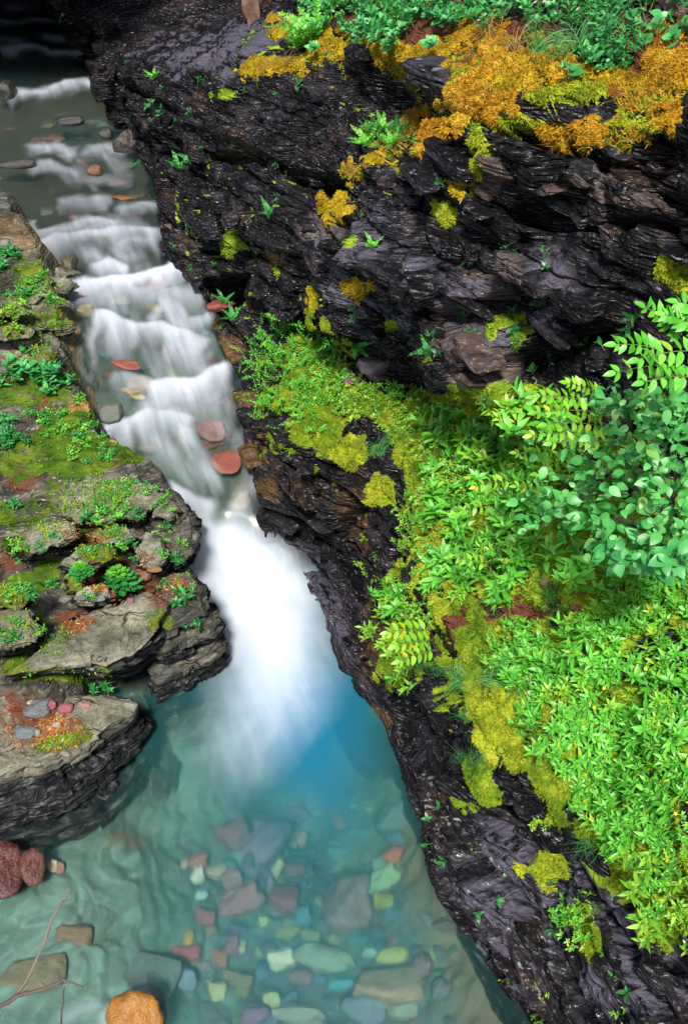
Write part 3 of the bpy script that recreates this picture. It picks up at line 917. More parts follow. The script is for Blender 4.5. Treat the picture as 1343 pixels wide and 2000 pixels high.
gs = np.concatenate([np.arange(-1.0, 2.0, 0.06), np.arange(2.0, 11.5, 0.018), np.arange(11.5, 19, 0.05)])
gn = np.arange(-2.9, 2.45, 0.022)
GS, GN = np.meshgrid(gs, gn, indexing='ij')
skew = -0.10 * (GN - 1.4) * smooth(6.9, 7.6, GS) + 0.05 * fbm(GN * 1.3, GS * 0.5, 0, 81, 2) * smooth(6.9, 7.4, GS)
lipv = 0.18 * np.exp(-((GN - 1.5) / 0.16) ** 2) * np.exp(-((GS - 6.75) / 0.3) ** 2)
WZ = zw(GS + skew - lipv)
wp = xyz(GS, GN, WZ)
wpx, wpy, wdep = project(wp)
FOAM_LINES = [
    # crest polyline, tail below it (px), softness above, strength
    ([(118, 556), (160, 552), (210, 545), (262, 545), (300, 535), (330, 520), (352, 508)], 46, 7, 1.0), ([(195, 520), (215, 508), (240, 522)], 40, 10, .85), ([(300, 540), (335, 518), (352, 510)], 50, 9, .9),
    ([(190, 572), (260, 566), (390, 570)], 55, 14, .55), ([(186, 612), (215, 612), (262, 628), (315, 636), (350, 648), (388, 660)], 80, 8, .85), ([(302, 622), (322, 602)], 50, 8, .55), ([(352, 638), (396, 612)], 40, 8, .6),
    ([(330, 640), (400, 690)], 40, 20, .4), ([(225, 728), (262, 735), (292, 745)], 50, 8, .5), ([(300, 750), (325, 742), (370, 735), (400, 724), (432, 712)], 85, 9, .95), ([(285, 800), (330, 770), (420, 770)], 60, 40, .55),
    ([(205, 840), (232, 832), (262, 825), (285, 805), (330, 800), (365, 812)], 66, 9, .75), ([(232, 836), (262, 826), (290, 832)], 30, 7, .6), ([(300, 870), (330, 900), (390, 930)], 50, 20, .35),
    ([(330, 948), (352, 962), (375, 972), (405, 985)], 60, 9, .8), ([(490, 930), (478, 960), (462, 1000)], 30, 12, .5), ([(470, 850), (480, 880), (492, 930)], 24, 12, .3),
    ([(66, 432), (80, 452), (100, 446), (130, 440), (160, 425), (190, 424), (215, 434)], 34, 7, .62), ([(88, 470), (110, 458), (160, 452), (220, 446), (300, 450)], 44, 7, .75), ([(238, 478), (262, 466), (300, 468)], 36, 8, .6),
    ([(125, 396), (160, 392), (200, 392)], 22, 8, .5), ([(238, 402), (300, 394)], 24, 6, .6), ([(150, 425), (165, 420), (215, 432)], 26, 7, .4),
    ([(66, 290), (88, 286), (112, 280), (140, 292)], 32, 7, .65), ([(178, 290), (205, 286), (230, 286)], 26, 7, .55), ([(75, 326), (105, 320), (142, 332)], 26, 8, .6), ([(140, 345), (200, 348), (240, 360)], 24, 12, .35), ([(205, 345), (250, 345)], 22, 10, .3),
    ([(30, 176), (60, 174), (100, 166), (140, 164)], 34, 6, .85), ([(158, 162), (185, 160), (206, 152)], 20, 6, .85), ([(10, 94), (50, 90), (90, 92)], 16, 6, .6), ([(98, 100), (130, 96), (196, 100)], 14, 6, .6),
    ([(10, 40), (60, 35), (112, 36)], 14, 6, .5), ([(110, 68), (150, 76)], 12, 6, .5), ([(10, 14), (60, 10)], 10, 6, .4), ([(180, 240), (250, 246)], 14, 8, .2), ([(10, 75), (40, 80)], 12, 6, .35),
    ([(205, 1990), (245, 1955), (280, 1935)], 40, 26, .42), ([(120, 1995), (190, 1965)], 30, 24, .3), ([(208, 826), (232, 832)], 22, 5, .6)]


def foam_at(px, py, s, n):
    jx = 9 * fbm(s * 3.0, n * 3.0, 0, 83, 3)
    jy = 6 * fbm(s * 3.0 + 9, n * 3.0, 0, 84, 3)
    x, y = px + jx, py + jy
    m = np.zeros_like(px)
    for pts, tail, soft, amp in FOAM_LINES:
        xs = np.array([p[0] for p in pts], float)
        ys = np.array([p[1] for p in pts], float)
        if len(xs) > 1 and xs[0] > xs[-1]:
            xs, ys = xs[::-1], ys[::-1]
        if xs.max() - xs.min() < 34:       # steep streak: soft capsule
            d = np.full(px.shape, 1e9)
            for i in range(len(xs) - 1):
                ex, ey = xs[i + 1] - xs[i], ys[i + 1] - ys[i]
                t = np.clip(((x - xs[i]) * ex + (y - ys[i]) * ey) / (ex * ex + ey * ey), 0, 1)
                d = np.minimum(d, np.hypot(x - xs[i] - t * ex, y - ys[i] - t * ey))
            f = np.exp(-(d / (soft * 1.7)) ** 2)
        else:
            cy = np.interp(x, xs, ys)
            dy = y - cy
            streak = 0.85 + 0.45 * vnoise(x * 0.045, y * 0.006, 0, 85)
            f = np.where(dy < 0, np.exp(-(dy / soft) ** 2), np.exp(-(np.maximum(dy - 3, 0) / ((0.6 if ys.min() < 380 else 0.85) * tail * streak)) ** 1.3))
            ends = np.maximum(xs[0] - x, 0) + np.maximum(x - xs[-1], 0)
            f = f * np.exp(-(ends / 15.0) ** 2)
        m = np.maximum(m, amp * (0.46 if ys.min() < 380 else 0.50 if ys.min() < 500 else 0.58) * f) + 0.12 * amp * f * m
    # thin veils that join one step to the next
    flow = blobs(px, py, [(300, 640, 150, 130, 60, 1), (330, 790, 150, 130, 55, 1), (220, 470, 110, 60, 0, .8), (400, 920, 90, 60, 40, .9), (190, 330, 70, 60, 0, .5)])
    m = np.maximum(m, flow * (0.10 + 0.28 * fbm(n * 5.0 + 0.6 * s, s * 1.3, 0, 97, 3)).clip(0, 0.6))
    # the fall and its plume in the pool
    ky = [985, 1012, 1035, 1080, 1130, 1200, 1300, 1400, 1480, 1545, 1610]
    cx = np.interp(y, ky, [432, 436, 442, 464, 492, 516, 532, 515, 480, 455, 440])
    hw = np.interp(y, ky, [60, 72, 80, 92, 104, 108, 108, 104, 94, 78, 60])
    am = np.interp(y, ky, [0, .16, .62, .88, .9, .84, .66, .44, .25, .10, 0])
    u = (px + 1.6 * jx - cx) / hw
    f = am * np.exp(-np.abs(u) ** 2.2 * 1.1)
    dark = np.exp(-(((x - 432) / 38) ** 2 + ((y - 1000) / 26) ** 2)) * 0.7
    f = f * (1 - dark)
    stv = 0.10 * vnoise(u * 5, y * 0.004, 3, 86) * smooth(1300, 1450, y)
    m = 1 - (1 - m) * (1 - np.clip(f + stv * f, 0, 1))
    return np.clip(m, 0, 1)


foam = foam_at(wpx, wpy, GS, GN)
foam = np.clip((foam - 0.04) / 0.96, 0, 1) ** 1.12
foam = foam * (wdep > 0.5) * (wpx > -150) * (wpx < 1400) * (wpy < 2060)
casc = smooth(6.6, 7.2, GS)
WZ = WZ + 0.012 * foam * casc + 0.010 * fbm(GS * 1.6, GN * 1.8, 0, 87, 2) * casc + 0.012 * foam * (1 - casc)
WZ = WZ + 0.004 * fbm(GS * 1.2, GN * 1.2, 0, 88, 2)
wp = xyz(GS, GN, WZ)
dep_map = depth_at(wpx, wpy, GS, GN)
BEDN = 0.07 * fbm(GS * 1.7, GN * 1.7, 0, 90, 4)
bed_z = np.minimum(zw(GS + skew - lipv), zws(GS) * 0 + WZ) - dep_map + BEDN * np.where(GS > 6.5, 0.7, 1.0)
tq = bed_z / 0.05 + 1.2 * fbm(GS * 0.9, GN * 0.9, 0, 91, 3)
stq = (np.floor(tq) + smooth(0.7, 1, tq - np.floor(tq)) - tq) * 0.05
bed_z = bed_z + stq * 0.7 * smooth(6.5, 6.0, GS)
bed_z = np.minimum(bed_z, WZ - 0.04)
bp = xyz(GS, GN, bed_z)
depth = WZ - bed_z


def bed_material():
    t = NT('stream_bed_rock')
    v0, geo = strata_vec(t, 2.0)
    n1 = t.noise(v0, 1.1, 5, 0.55, 0.8)
    sw = t.n('TexNoise', {'Scale': 1.5, 'Detail': 3, 'Distortion': 2.2})
    t.set(sw.inputs['Vector'], v0)
    band = t.math('ABSOLUTE', t.math('SUBTRACT', t.math('FRACT', t.math('MULTIPLY', sw.outputs[0], 7.0)), 0.5))
    base = t.ramp(n1, [(0.35, (0.04, 0.065, 0.045)), (0.5, (0.085, 0.125, 0.095)), (0.65, (0.15, 0.21, 0.16))])
    base = t.mix(t.math('MULTIPLY', t.mapr(band, 0.0, 0.16, 1.0, 0.0), t.math('MULTIPLY', t.attr('swirl'), 0.55)), base, (0.19, 0.24, 0.20))
    base = t.mix(t.math('MULTIPLY', t.mapr(band, 0.36, 0.5), t.math('MULTIPLY', t.attr('swirl'), 0.55)), base, (0.06, 0.085, 0.055))
    base = t.mix(t.attr('swirl'), base, t.mix(1.0, base, (0.68, 1.0, 1.04), 'MULTIPLY'))
    n4 = t.noise(v0, 26, 5, 0.7)
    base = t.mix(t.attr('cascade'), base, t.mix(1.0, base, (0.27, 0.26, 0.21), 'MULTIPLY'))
    base = t.mix(t.mapr(n4, 0.4, 0.7, 0, 0.5), base, (0.07, 0.08, 0.06))
    base = t.mix(t.attr('gravel'), base, t.mix(n4, (0.02, 0.03, 0.03), (0.07, 0.09, 0.085)))
    base = t.mix(t.attr('ochre'), base, t.mix(n4, (0.035, 0.03, 0.014), (0.12, 0.10, 0.055)))
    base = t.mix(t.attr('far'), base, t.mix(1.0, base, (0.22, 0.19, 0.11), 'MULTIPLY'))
    b = t.n('Bump', {'Strength': 0.5, 'Distance': 0.02})
    t.set(b.inputs['Height'], n4)
    return t.done(t.n('BsdfPrincipled', {'Base Color': base, 'Roughness': 0.8, 'Normal': b}))


gravel = blobs(wpx, wpy, [(640, 1800, 330, 260, 40)], 0.3 * fbm(GS * 3, GN * 3, 0, 93, 3))
swirl = smooth(430, 300, wpx) * smooth(1480, 1600, wpy)
bed_oc = np.maximum(blobs(wpx, wpy, [(900, 1850, 60, 220, -28), (820, 1620, 30, 120, -24), (240, 1600, 70, 26, -20), (740, 1400, 30, 40), (60, 330, 110, 110), (480, 920, 30, 80), (150, 620, 30, 120)], 0.4 * fbm(GS * 3, GN * 3, 0, 92, 3)) * 0.8,
                    smooth(10.5, 12.5, GS) * 0.8)
FW = grid_faces(*GS.shape)
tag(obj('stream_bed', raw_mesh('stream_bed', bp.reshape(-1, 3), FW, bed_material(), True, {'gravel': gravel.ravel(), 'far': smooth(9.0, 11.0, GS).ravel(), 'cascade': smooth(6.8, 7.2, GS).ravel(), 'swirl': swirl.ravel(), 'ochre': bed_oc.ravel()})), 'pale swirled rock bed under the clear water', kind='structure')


def water_material():
    t = NT('clear_turquoise_water')
    dep = t.attr('depth')
    v0, geo = strata_vec(t, 1.0)
    fa = t.attr('foam')
    mp = t.n('Mapping', {'Scale': (17.0, 1.3, 1.3)})
    t.set(mp.inputs[0], v0)
    silk = t.noise(mp.outputs[0], 1.0, 4, 0.55, 0.3)
    mp2 = t.n('Mapping', {'Scale': (6.0, 1.0, 1.0)})
    t.set(mp2.inputs[0], v0)
    silk = t.math('ADD', t.math('MULTIPLY', silk, 0.6), t.math('MULTIPLY', t.noise(mp2.outputs[0], 1.0, 3, 0.5, 0.3), 0.7))
    edge = t.math('MULTIPLY', t.math('MULTIPLY', fa, t.attr('silk')), t.math('SUBTRACT', 1.0, fa))
    foam_ = t.math('ADD', fa, t.math('MULTIPLY', edge, t.math('MULTIPLY', t.math('SUBTRACT', silk, 0.65), 2.6)), True)
    # water swallows red first; suspended rock flour scatters turquoise
    def tr(k): return t.math('POWER', 2.718, t.math('MULTIPLY', dep, -k))
    comb = t.n('CombineColor')
    for i, k in enumerate((0.42, 0.07, 0.09)):
        t.set(comb.inputs[i], tr(k))
    blur = t.n('BsdfRefraction', {'Color': comb, 'Roughness': 0.42, 'IOR': 1.07})
    clear = t.n('BsdfTransparent', {'Color': comb})
    refr = t.n('MixShader')
    refr.inputs[0].default_value = 0.27
    t.set(refr.inputs[1], clear)
    t.set(refr.inputs[2], blur)
    scat = t.n('BsdfDiffuse', {'Color': t.mix(t.mapr(dep, 0.3, 1.1), (0.04, 0.21, 0.20), (0.004, 0.12, 0.22))})
    body = t.n('MixShader')
    t.set(body.inputs[0], t.math('SUBTRACT', 1.0, t.math('POWER', 2.718, t.math('MULTIPLY', t.math('MULTIPLY', dep, dep), -0.95))))
    t.set(body.inputs[1], refr)
    t.set(body.inputs[2], scat)
    bmp = t.n('Bump', {'Strength': 0.25, 'Distance': 0.02})
    t.set(bmp.inputs['Height'], t.noise(v0, 3.0, 3, 0.5))
    gl = t.n('BsdfGlossy', {'Color': (1, 1, 1), 'Roughness': 0.28, 'Normal': bmp})
    fr = t.n('Fresnel', {'IOR': 1.33, 'Normal': bmp})
    surf = t.n('MixShader')
    t.set(surf.inputs[0], fr)
    t.set(surf.inputs[1], body)
    t.set(surf.inputs[2], gl)
    white = t.n('BsdfDiffuse', {'Color': (0.66, 0.71, 0.83)})
    tl = t.n('BsdfTranslucent', {'Color': (0.80, 0.84, 0.92)})
    wm = t.n('MixShader')
    wm.inputs[0].default_value = 0.2
    t.set(wm.inputs[1], white)
    t.set(wm.inputs[2], tl)
    fin = t.n('MixShader')
    t.set(fin.inputs[0], foam_)
    t.set(fin.inputs[1], surf)
    t.set(fin.inputs[2], wm)
    return t.done(fin)


water = obj('water', raw_mesh('water', wp.reshape(-1, 3), FW, water_material(), True, {'silk': (0.42 + 0.58 * smooth(6.75, 7.2, GS)).ravel(), 'depth': depth.ravel(), 'foam': foam.ravel()}))
tag(water, 'white silky cascade running into a clear turquoise pool', kind='structure')
# ------------------------------------------------------------------ finding a spot on the built surfaces
_cflat = CP.reshape(-1, 3)
_cn = CN.reshape(-1, 3)
_vis = cvis.ravel()
_ci = np.nonzero(_vis)[0]
_cxy = np.stack([cpx.ravel()[_ci], cpy.ravel()[_ci]], -1)
_all_b = [BP.reshape(-1, 3)[used]] + [v for _, v, _, _ in SLAB_LIST]
_all_bn = [BN.reshape(-1, 3)[used]] + [np.tile([0., 0, 1.], (len(v), 1)) for _, v, _, _ in SLAB_LIST]
BALL = np.concatenate(_all_b)
BNAL = np.concatenate(_all_bn)
_bx, _by, _bd = project(BALL)
_bv = zbuf_vis(_bx, _by, _bd, 0.12)
_bi = np.nonzero(_bv)[0]
_bxy = np.stack([_bx[_bi], _by[_bi]], -1)


def hit(px, py, which='c', r=7):
    xy, idx, P, Nn, dep = (_cxy, _ci, _cflat, _cn, cdep.ravel()) if which == 'c' else (_bxy, _bi, BALL, BNAL, _bd)
    d = np.hypot(xy[:, 0] - px, xy[:, 1] - py)
    near = np.nonzero(d < r)[0]
    if len(near) == 0:
        k = idx[np.argmin(d)]
    else:
        k = idx[near[np.argmin(dep[idx[near]])]]
    return P[k].copy(), Nn[k].copy()


def cells(idx_mask):
    """faces of the cliff grid whose four corners are in idx_mask"""
    return FACES_C[idx_mask.ravel()[FACES_C].all(1)]


_area = np.linalg.norm(np.cross(np.gradient(CP, axis=0), np.gradient(CP, axis=1)), axis=-1).ravel()


def scatter_on_cliff(weight, count, mind=0.0, r=None):
    """indices of visible cliff points, spread out by at least mind metres"""
    r = r or rng
    w = (weight * _area * _vis)
    if w.sum() <= 0:
        return []
    pick = r.choice(len(w), size=min(count * 6, int((w > 0).sum())), p=w / w.sum(), replace=False)
    out, grid = [], {}
    for k in pick:
        p = _cflat[k]
        if mind:
            key = tuple((p / mind).astype(int))
            bad = False
            for a in (-1, 0, 1):
                for b in (-1, 0, 1):
                    for c in (-1, 0, 1):
                        for q in grid.get((key[0] + a, key[1] + b, key[2] + c), ()):
                            if np.sum((p - q) ** 2) < mind * mind:
                                bad = True
            if bad:
                continue
            grid.setdefault(key, []).append(p)
        out.append(k)
        if len(out) >= count:
            break
    return out


# ------------------------------------------------------------------ moss
def moss_material(name, cols, spd=6.0):
    t = NT(name)
    geo = t.n('NewGeometry')
    n = t.noise(geo.outputs['Position'], spd, 5, 0.65)
    n2 = t.noise(geo.outputs['Position'], 55.0, 4, 0.6)
    c = t.ramp(n, [(0.34, cols[0]), (0.5, cols[1]), (0.64, cols[2])])
    c = t.mix(t.math('MULTIPLY', geo.outputs['Random Per Island'], 0.5), c, cols[3])
    c = t.mix(t.mapr(n2, 0.35, 0.6, 0.45, 0.0), c, tuple(x * 0.35 for x in cols[0]))
    b = t.n('Bump', {'Strength': 0.8, 'Distance': 0.012})
    t.set(b.inputs['Height'], n2)
    p = t.n('BsdfPrincipled', {'Base Color': c, 'Roughness': 0.9, 'Normal': b})
    p.inputs['Specular IOR Level'].default_value = 0.15
    tl = t.n('BsdfTranslucent', {'Color': c})
    m = t.n('MixShader')
    m.inputs[0].default_value = 0.25
    t.set(m.inputs[1], p)
    t.set(m.inputs[2], tl)
    return t.done(m)


MM = {
    'orange': moss_material('orange_moss', [(0.22, 0.085, 0.006), (0.46, 0.22, 0.014), (0.56, 0.37, 0.03), (0.44, 0.29, 0.02)], 7),
    'gold': moss_material('golden_moss', [(0.174, 0.102, 0.007), (0.435, 0.275, 0.013), (0.580, 0.435, 0.022), (0.348, 0.290, 0.017)], 7),
    'lime': moss_material('lime_moss', [(0.100, 0.133, 0.008), (0.283, 0.333, 0.015), (0.500, 0.500, 0.038), (0.333, 0.400, 0.025)], 7),
    'green': moss_material('green_moss', [(0.045, 0.10, 0.006), (0.15, 0.24, 0.012), (0.34, 0.36, 0.02), (0.20, 0.32, 0.016)], 4.5),
}


def blades_on(P, Nn, tri_pts, tri_n, count, ln, wd, r, droop=0.4):
    k = r.integers(0, len(tri_pts), count)
    a = r.random((count, 2))
    sq = np.sqrt(a[:, :1])
    b0, b1, b2 = 1 - sq, sq * (1 - a[:, 1:]), sq * a[:, 1:]
    p = tri_pts[k, 0] * b0 + tri_pts[k, 1] * b1 + tri_pts[k, 2] * b2
    n = tri_n[k]
    d = n + r.normal(size=(count, 3)) * 0.55 + np.array([0, 0, 0.25]) - np.array([0, 0, droop]) * r.random((count, 1))
    d /= np.linalg.norm(d, axis=1, keepdims=True)
    s = np.cross(d, r.normal(size=(count, 3)))
    s /= np.linalg.norm(s, axis=1, keepdims=True) + 1e-9
    L = ln * (0.5 + r.random((count, 1)))
    w = wd * (0.6 + 0.8 * r.random((count, 1)))
    mid = p + d * L * 0.45
    tip = p + d * L + np.array([0, 0, -droop * 0.35]) * L
    v = np.stack([p - d * 0.006 - s * w * 0.4, p - d * 0.006 + s * w * 0.4, mid + s * w, tip, mid - s * w], 1).reshape(-1, 3)
    i = np.arange(count)[:, None] * 5
    return v, np.concatenate([i + [[0, 1, 2]], i + [[0, 2, 4]], i + [[4, 2, 3]]])


wfine = 0.62 * fbm(SS * 11, N_ * 11, Z_ * 11, 17, 3)


def moss_patch(ell, mat, thick, name, label, cat, group, seed, dens=30000, blade=(0.014, 0.0026), wscale=1.4):
    r = np.random.default_rng(seed)
    m = blobs(cpx, cpy, [ell], warp * wscale + wfine) * cvis
    fc = cells(m > 0.04)
    if len(fc) < 12:
        return None
    u, inv = np.unique(fc.ravel(), return_inverse=True)
    f = inv.reshape(-1, 4)
    p, n, mm = _cflat[u], _cn[u], m.ravel()[u]
    nn = n * 0.75 + np.array([0, 0, 0.4])
    nn /= np.linalg.norm(nn, axis=1, keepdims=True)
    thick = thick * 0.5
    lump = 0.45 + 0.45 * np.abs(fbm(p[:, 0] * 9, p[:, 1] * 9, p[:, 2] * 9, seed, 3)) * 1.6 + 0.12 * vnoise(p[:, 0] * 45, p[:, 1] * 45, p[:, 2] * 45, seed)
    h = thick * np.sqrt(np.clip(mm, 0, 1)) * lump - 0.012 * (mm < 0.15)
    q = p + nn * h[:, None]
    tri = np.concatenate([f[:, [0, 1, 2]], f[:, [0, 2, 3]]])
    tp, tn = q[tri], n[tri].mean(1)
    ar = 0.5 * np.linalg.norm(np.cross(tp[:, 1] - tp[:, 0], tp[:, 2] - tp[:, 0]), axis=1)
    cnt_ = int(np.clip(ar.sum() * dens, 150, 22000))
    sel = r.choice(len(tri), size=cnt_, p=ar / ar.sum())
    bv, bf = blades_on(q, n, tp[sel], tn[sel], cnt_, blade[0], blade[1], r)
    c = q.mean(0)
    v = np.concatenate([q, bv]) - c
    o = obj(name, raw_mesh(name, v, [f, bf + len(q)], mat, True), loc=c)
    return tag(o, label, cat, group)


MOSS = [
    # ellipse, kind, thickness, label
    (ORANGE[0], 'gold', .07, 'golden moss pad at the edge of the dark notch below the herbs'),
    (ORANGE[1], 'gold', .07, 'golden moss pad beside the dark notch, under fern green herbs'),
    (ORANGE[2], 'gold', .08, 'hanging golden moss lobe at the corner above the dark notch'),
    (ORANGE[3], 'orange', .09, 'big rusty orange moss cushion draped over the rock brow'),
    (ORANGE[4], 'gold', .09, 'broad golden orange moss mound on the rock brow below the herbs'),
    (ORANGE[5], 'orange', .07, 'orange brown moss cushion on the nose of the lower rock bulge'),
    (ORANGE[6], 'gold', .05, 'straw gold moss strip running along the sloping rock edge'),
    (ORANGE[7], 'gold', .06, 'small round golden moss tuft at the lower tip of the sloping edge'),
    (ORANGE[8], 'orange', .07, 'orange moss cap hanging over the dark cracked face'),
    (ORANGE[9], 'orange', .06, 'small orange moss cap beside a purple grey rock'),
    (ORANGE[10], 'gold', .06, 'yellow moss patch beside the flat grey rock top'),
    (ORANGE[11], 'gold', .05, 'pale yellow moss fringe with dry stems under the green fir-like herbs'),
    (ORANGE[12], 'orange', .05, 'rusty moss and dry stems under the top corner of the cliff'),
    (ORANGE[13], 'orange', .05, 'dull orange moss on the slope between herbs and grass'),
    (ORANGE[14], 'gold', .05, 'thin golden moss strip along the bank edge under round leaves'),
    (ORANGE[15], 'orange', .04, 'reddish dry moss by the purple boulder high on the slope'),
    (ORANGE[16], 'orange', .05, 'orange moss tongue joining the big cushion to the bulge'),
    (YELLOW[0], 'lime', .08, 'soft lime green moss dome under the big orange mound'),
    (YELLOW[1], 'lime', .04, 'long dripping yellow moss streak down the wet face'),
    (YELLOW[2], 'gold', .03, 'short dripping golden moss streak beside the long one'),
    (YELLOW[3], 'lime', .03, 'yellow green moss patch on a dark block mid cliff'),
    (YELLOW[4], 'gold', .03, 'golden moss flecks on the sloping violet rock'),
    (YELLOW[5], 'gold', .025, 'thin golden moss thread on the sloping black rock'),
    (YELLOW[6], 'lime', .03, 'dull yellow moss patch on the black face at its outer side'),
    (YELLOW[8], 'lime', .05, 'olive moss lump under the lime green dome'),
    (YELLOW[15], 'lime', .03, 'olive moss under the orange cap on the dark face'),
    (GREEN[0], 'green', .07, 'hanging green gold moss mat on the ledge corner above the chute'),
    (GREEN[1], 'green', .06, 'drooping yellow green moss tip under the ledge corner mat'),
    (GREEN[2], 'green', .05, 'mixed moss mat on the ledge just under the overhang'),
    (GREEN[3], 'green', .06, 'golden green moss swell at mid ledge beside the lance leaved herbs'),
    (GREEN[4], 'green', .07, 'bright yellow moss bank spilling down the ledge edge'),
    (GREEN[5], 'lime', .06, 'narrow moss tongue hanging down the dark wall from the ledge'),
    (GREEN[6], 'green', .05, 'brown green moss in the shade of the overhang'),
    (GREEN[7], 'green', .09, 'rounded moss hump above the pool wall'),
    (GREEN[8], 'lime', .10, 'plump yellow green moss hump lowest on the pool wall'),
    (GREEN[9], 'green', .08, 'shaggy moss tuft hanging at the foot of the humps'),
    (GREEN[10], 'green', .04, 'moss rag under the leafy sprigs on the dark wall'),
    (GREEN[11], 'green', .06, 'gold flecked moss slope beneath the dense herbs'),
    (GREEN[25], 'lime', .018, 'tiny moss pad low on the violet wall'),
    (GREEN[21], 'lime', .04, 'thin moss tongue on the wall beside the ledge corner'),
    (GREEN[24], 'green', .02, 'moss and grass pad at the outer end of the wall'),
    (GREEN[28], 'lime', .018, 'bright moss drip beside the hanging sprigs'),
]
for i, (e, kd, th, lb) in enumerate(MOSS):
    moss_patch(e, MM[kd], th, 'moss_cushion', lb, 'moss', 'moss cushions on the cliff', 300 + i, blade=(0.017, 0.0028) if kd != 'green' else (0.015, 0.0026))

# finer moss fur over every remaining mossy part of the cliff: nobody could count it
mfc = cells(cA['moss'] > 0.35)
tri = np.concatenate([mfc[:, [0, 1, 2]], mfc[:, [0, 2, 3]]])
tri = tri[_vis[tri].all(1)]
tp, tn = _cflat[tri], _cn[tri].mean(1)
ar = 0.5 * np.linalg.norm(np.cross(tp[:, 1] - tp[:, 0], tp[:, 2] - tp[:, 0]), axis=1)
sel = rng.choice(len(tri), size=42000, p=ar / ar.sum())
bv, bf = blades_on(None, None, tp[sel], tn[sel], len(sel), 0.026, 0.0034, rng)
tag(obj('moss', raw_mesh('moss', bv, bf, MM['green'], True)), 'short green moss fur over the ledge', kind='stuff')
okm = (cA['omoss'].ravel()[tri] > 0.3).all(1)
sel = rng.choice(np.nonzero(okm)[0], size=16000, p=ar[okm] / ar[okm].sum())
bv, bf = blades_on(None, None, tp[sel], tn[sel], len(sel), 0.024, 0.0034, rng)
tag(obj('moss', raw_mesh('moss', bv, bf, MM['orange'], True)), 'short orange moss fur over the brow of the cliff', kind='stuff')

# ------------------------------------------------------------------ leaves
def leaf_material(name, c0, c1, c2, gloss=0.42, trans=0.35):
    t = NT(name)
    geo = t.n('NewGeometry')
    oi = t.n('ObjectInfo')
    rr = t.math('FRACT', t.math('ADD', geo.outputs['Random Per Island'], oi.outputs['Random']))
    c = t.ramp(rr, [(0.0, c0), (0.5, c1), (0.93, c2), (0.975, tuple(x * y for x, y in zip((3.0, 1.0, 1.0), c1)))])
    n = t.noise(geo.outputs['Position'], 2.6, 3, 0.5)
    c = t.mix(t.mapr(n, 0.35, 0.65, 0.0, 0.45), c, c0)
    n2 = t.noise(geo.outputs['Position'], 60.0, 3, 0.5)
    c = t.mix(t.mapr(n2, 0.4, 0.8, 0.0, 0.3), c, c2)
    p = t.n('BsdfPrincipled', {'Base Color': c, 'Roughness': gloss})
    p.inputs['Specular IOR Level'].default_value = 0.45
    tl = t.n('BsdfTranslucent', {'Color': t.mix(1.0, c, (1.0, 1.0, 0.45), 'MULTIPLY')})
    m = t.n('MixShader')
    m.inputs[0].default_value = trans
    t.set(m.inputs[1], p)
    t.set(m.inputs[2], tl)
    return t.done(m)


ML = {
    'bright': leaf_material('bright_leaf', (0.045, 0.25, 0.014), (0.09, 0.40, 0.03), (0.20, 0.55, 0.075)),
    'lime': leaf_material('lime_leaf', (0.09, 0.30, 0.012), (0.17, 0.42, 0.025), (0.32, 0.55, 0.06)),
    'blue': leaf_material('blue_green_leaf', (0.02, 0.16, 0.035), (0.045, 0.30, 0.07), (0.12, 0.44, 0.14)),
    'alder': leaf_material('alder_leaf', (0.03, 0.20, 0.035), (0.06, 0.34, 0.065), (0.15, 0.48, 0.13)),
    'deep': leaf_material('deep_leaf', (0.013, 0.125, 0.022), (0.027, 0.237, 0.050), (0.075, 0.375, 0.088)),
    'dark': leaf_material('shade_leaf', (0.013, 0.091, 0.021), (0.026, 0.169, 0.039), (0.065, 0.260, 0.065)),
    'grass': leaf_material('grass_blade', (0.02, 0.14, 0.035), (0.05, 0.26, 0.07), (0.14, 0.36, 0.12)),
    'straw': leaf_material('dry_stem', (0.20, 0.11, 0.03), (0.34, 0.22, 0.07), (0.45, 0.34, 0.14)),
    'rust': leaf_material('rusty_stem', (0.12, 0.03, 0.008), (0.26, 0.08, 0.02), (0.36, 0.15, 0.04)),
    'yellow': leaf_material('yellow_petal', (0.7, 0.45, 0.02), (0.8, 0.55, 0.03), (0.8, 0.6, 0.05)),
    'pink': leaf_material('pink_petal', (0.6, 0.25, 0.3), (0.7, 0.35, 0.4), (0.75, 0.5, 0.5)),
    'stem': leaf_material('stem', (0.05, 0.10, 0.02), (0.09, 0.12, 0.03), (0.12, 0.10, 0.04), 0.6, 0.0),
    'wood': leaf_material('twig_bark', (0.03, 0.02, 0.016), (0.06, 0.045, 0.035), (0.13, 0.105, 0.09), 0.8, 0.0),
}


def leaf_shape(width, serr=0.0, rows=5, fold=0.18, curl=0.25):
    """a leaf of length 1 along +Y, folded on its midrib and arched"""
    ys = np.linspace(0, 1, rows + 1)
    pr = np.sin(np.pi * ys ** 0.8) ** 0.85
    v, f = [], []
    for i, (y, w) in enumerate(zip(ys, pr)):
        hw = 0.5 * width * w + (serr * width if (serr and i % 2 and 0 < i < rows) else 0)
        z = curl * (0.25 - (y - 0.5) ** 2) - 0.25 * curl * y
        if i == 0 or i == rows:
            v.append((0, y, z))
        else:
            v += [(-hw, y - 0.02, z + fold * hw), (0, y, z), (hw, y - 0.02, z + fold * hw)]
    n = rows - 1
    f3 = [(0, 2, 1), (0, 3, 2)]
    f4 = []
    for i in range(n - 1):
        a = 1 + 3 * i
        f4 += [(a, a + 1, a + 4, a + 3), (a + 1, a + 2, a + 5, a + 4)]
    a = 1 + 3 * (n - 1)
    t = a + 3
    f3 += [(a, a + 1, t), (a + 1, a + 2, t)]
    return np.array(v, float), f3, f4


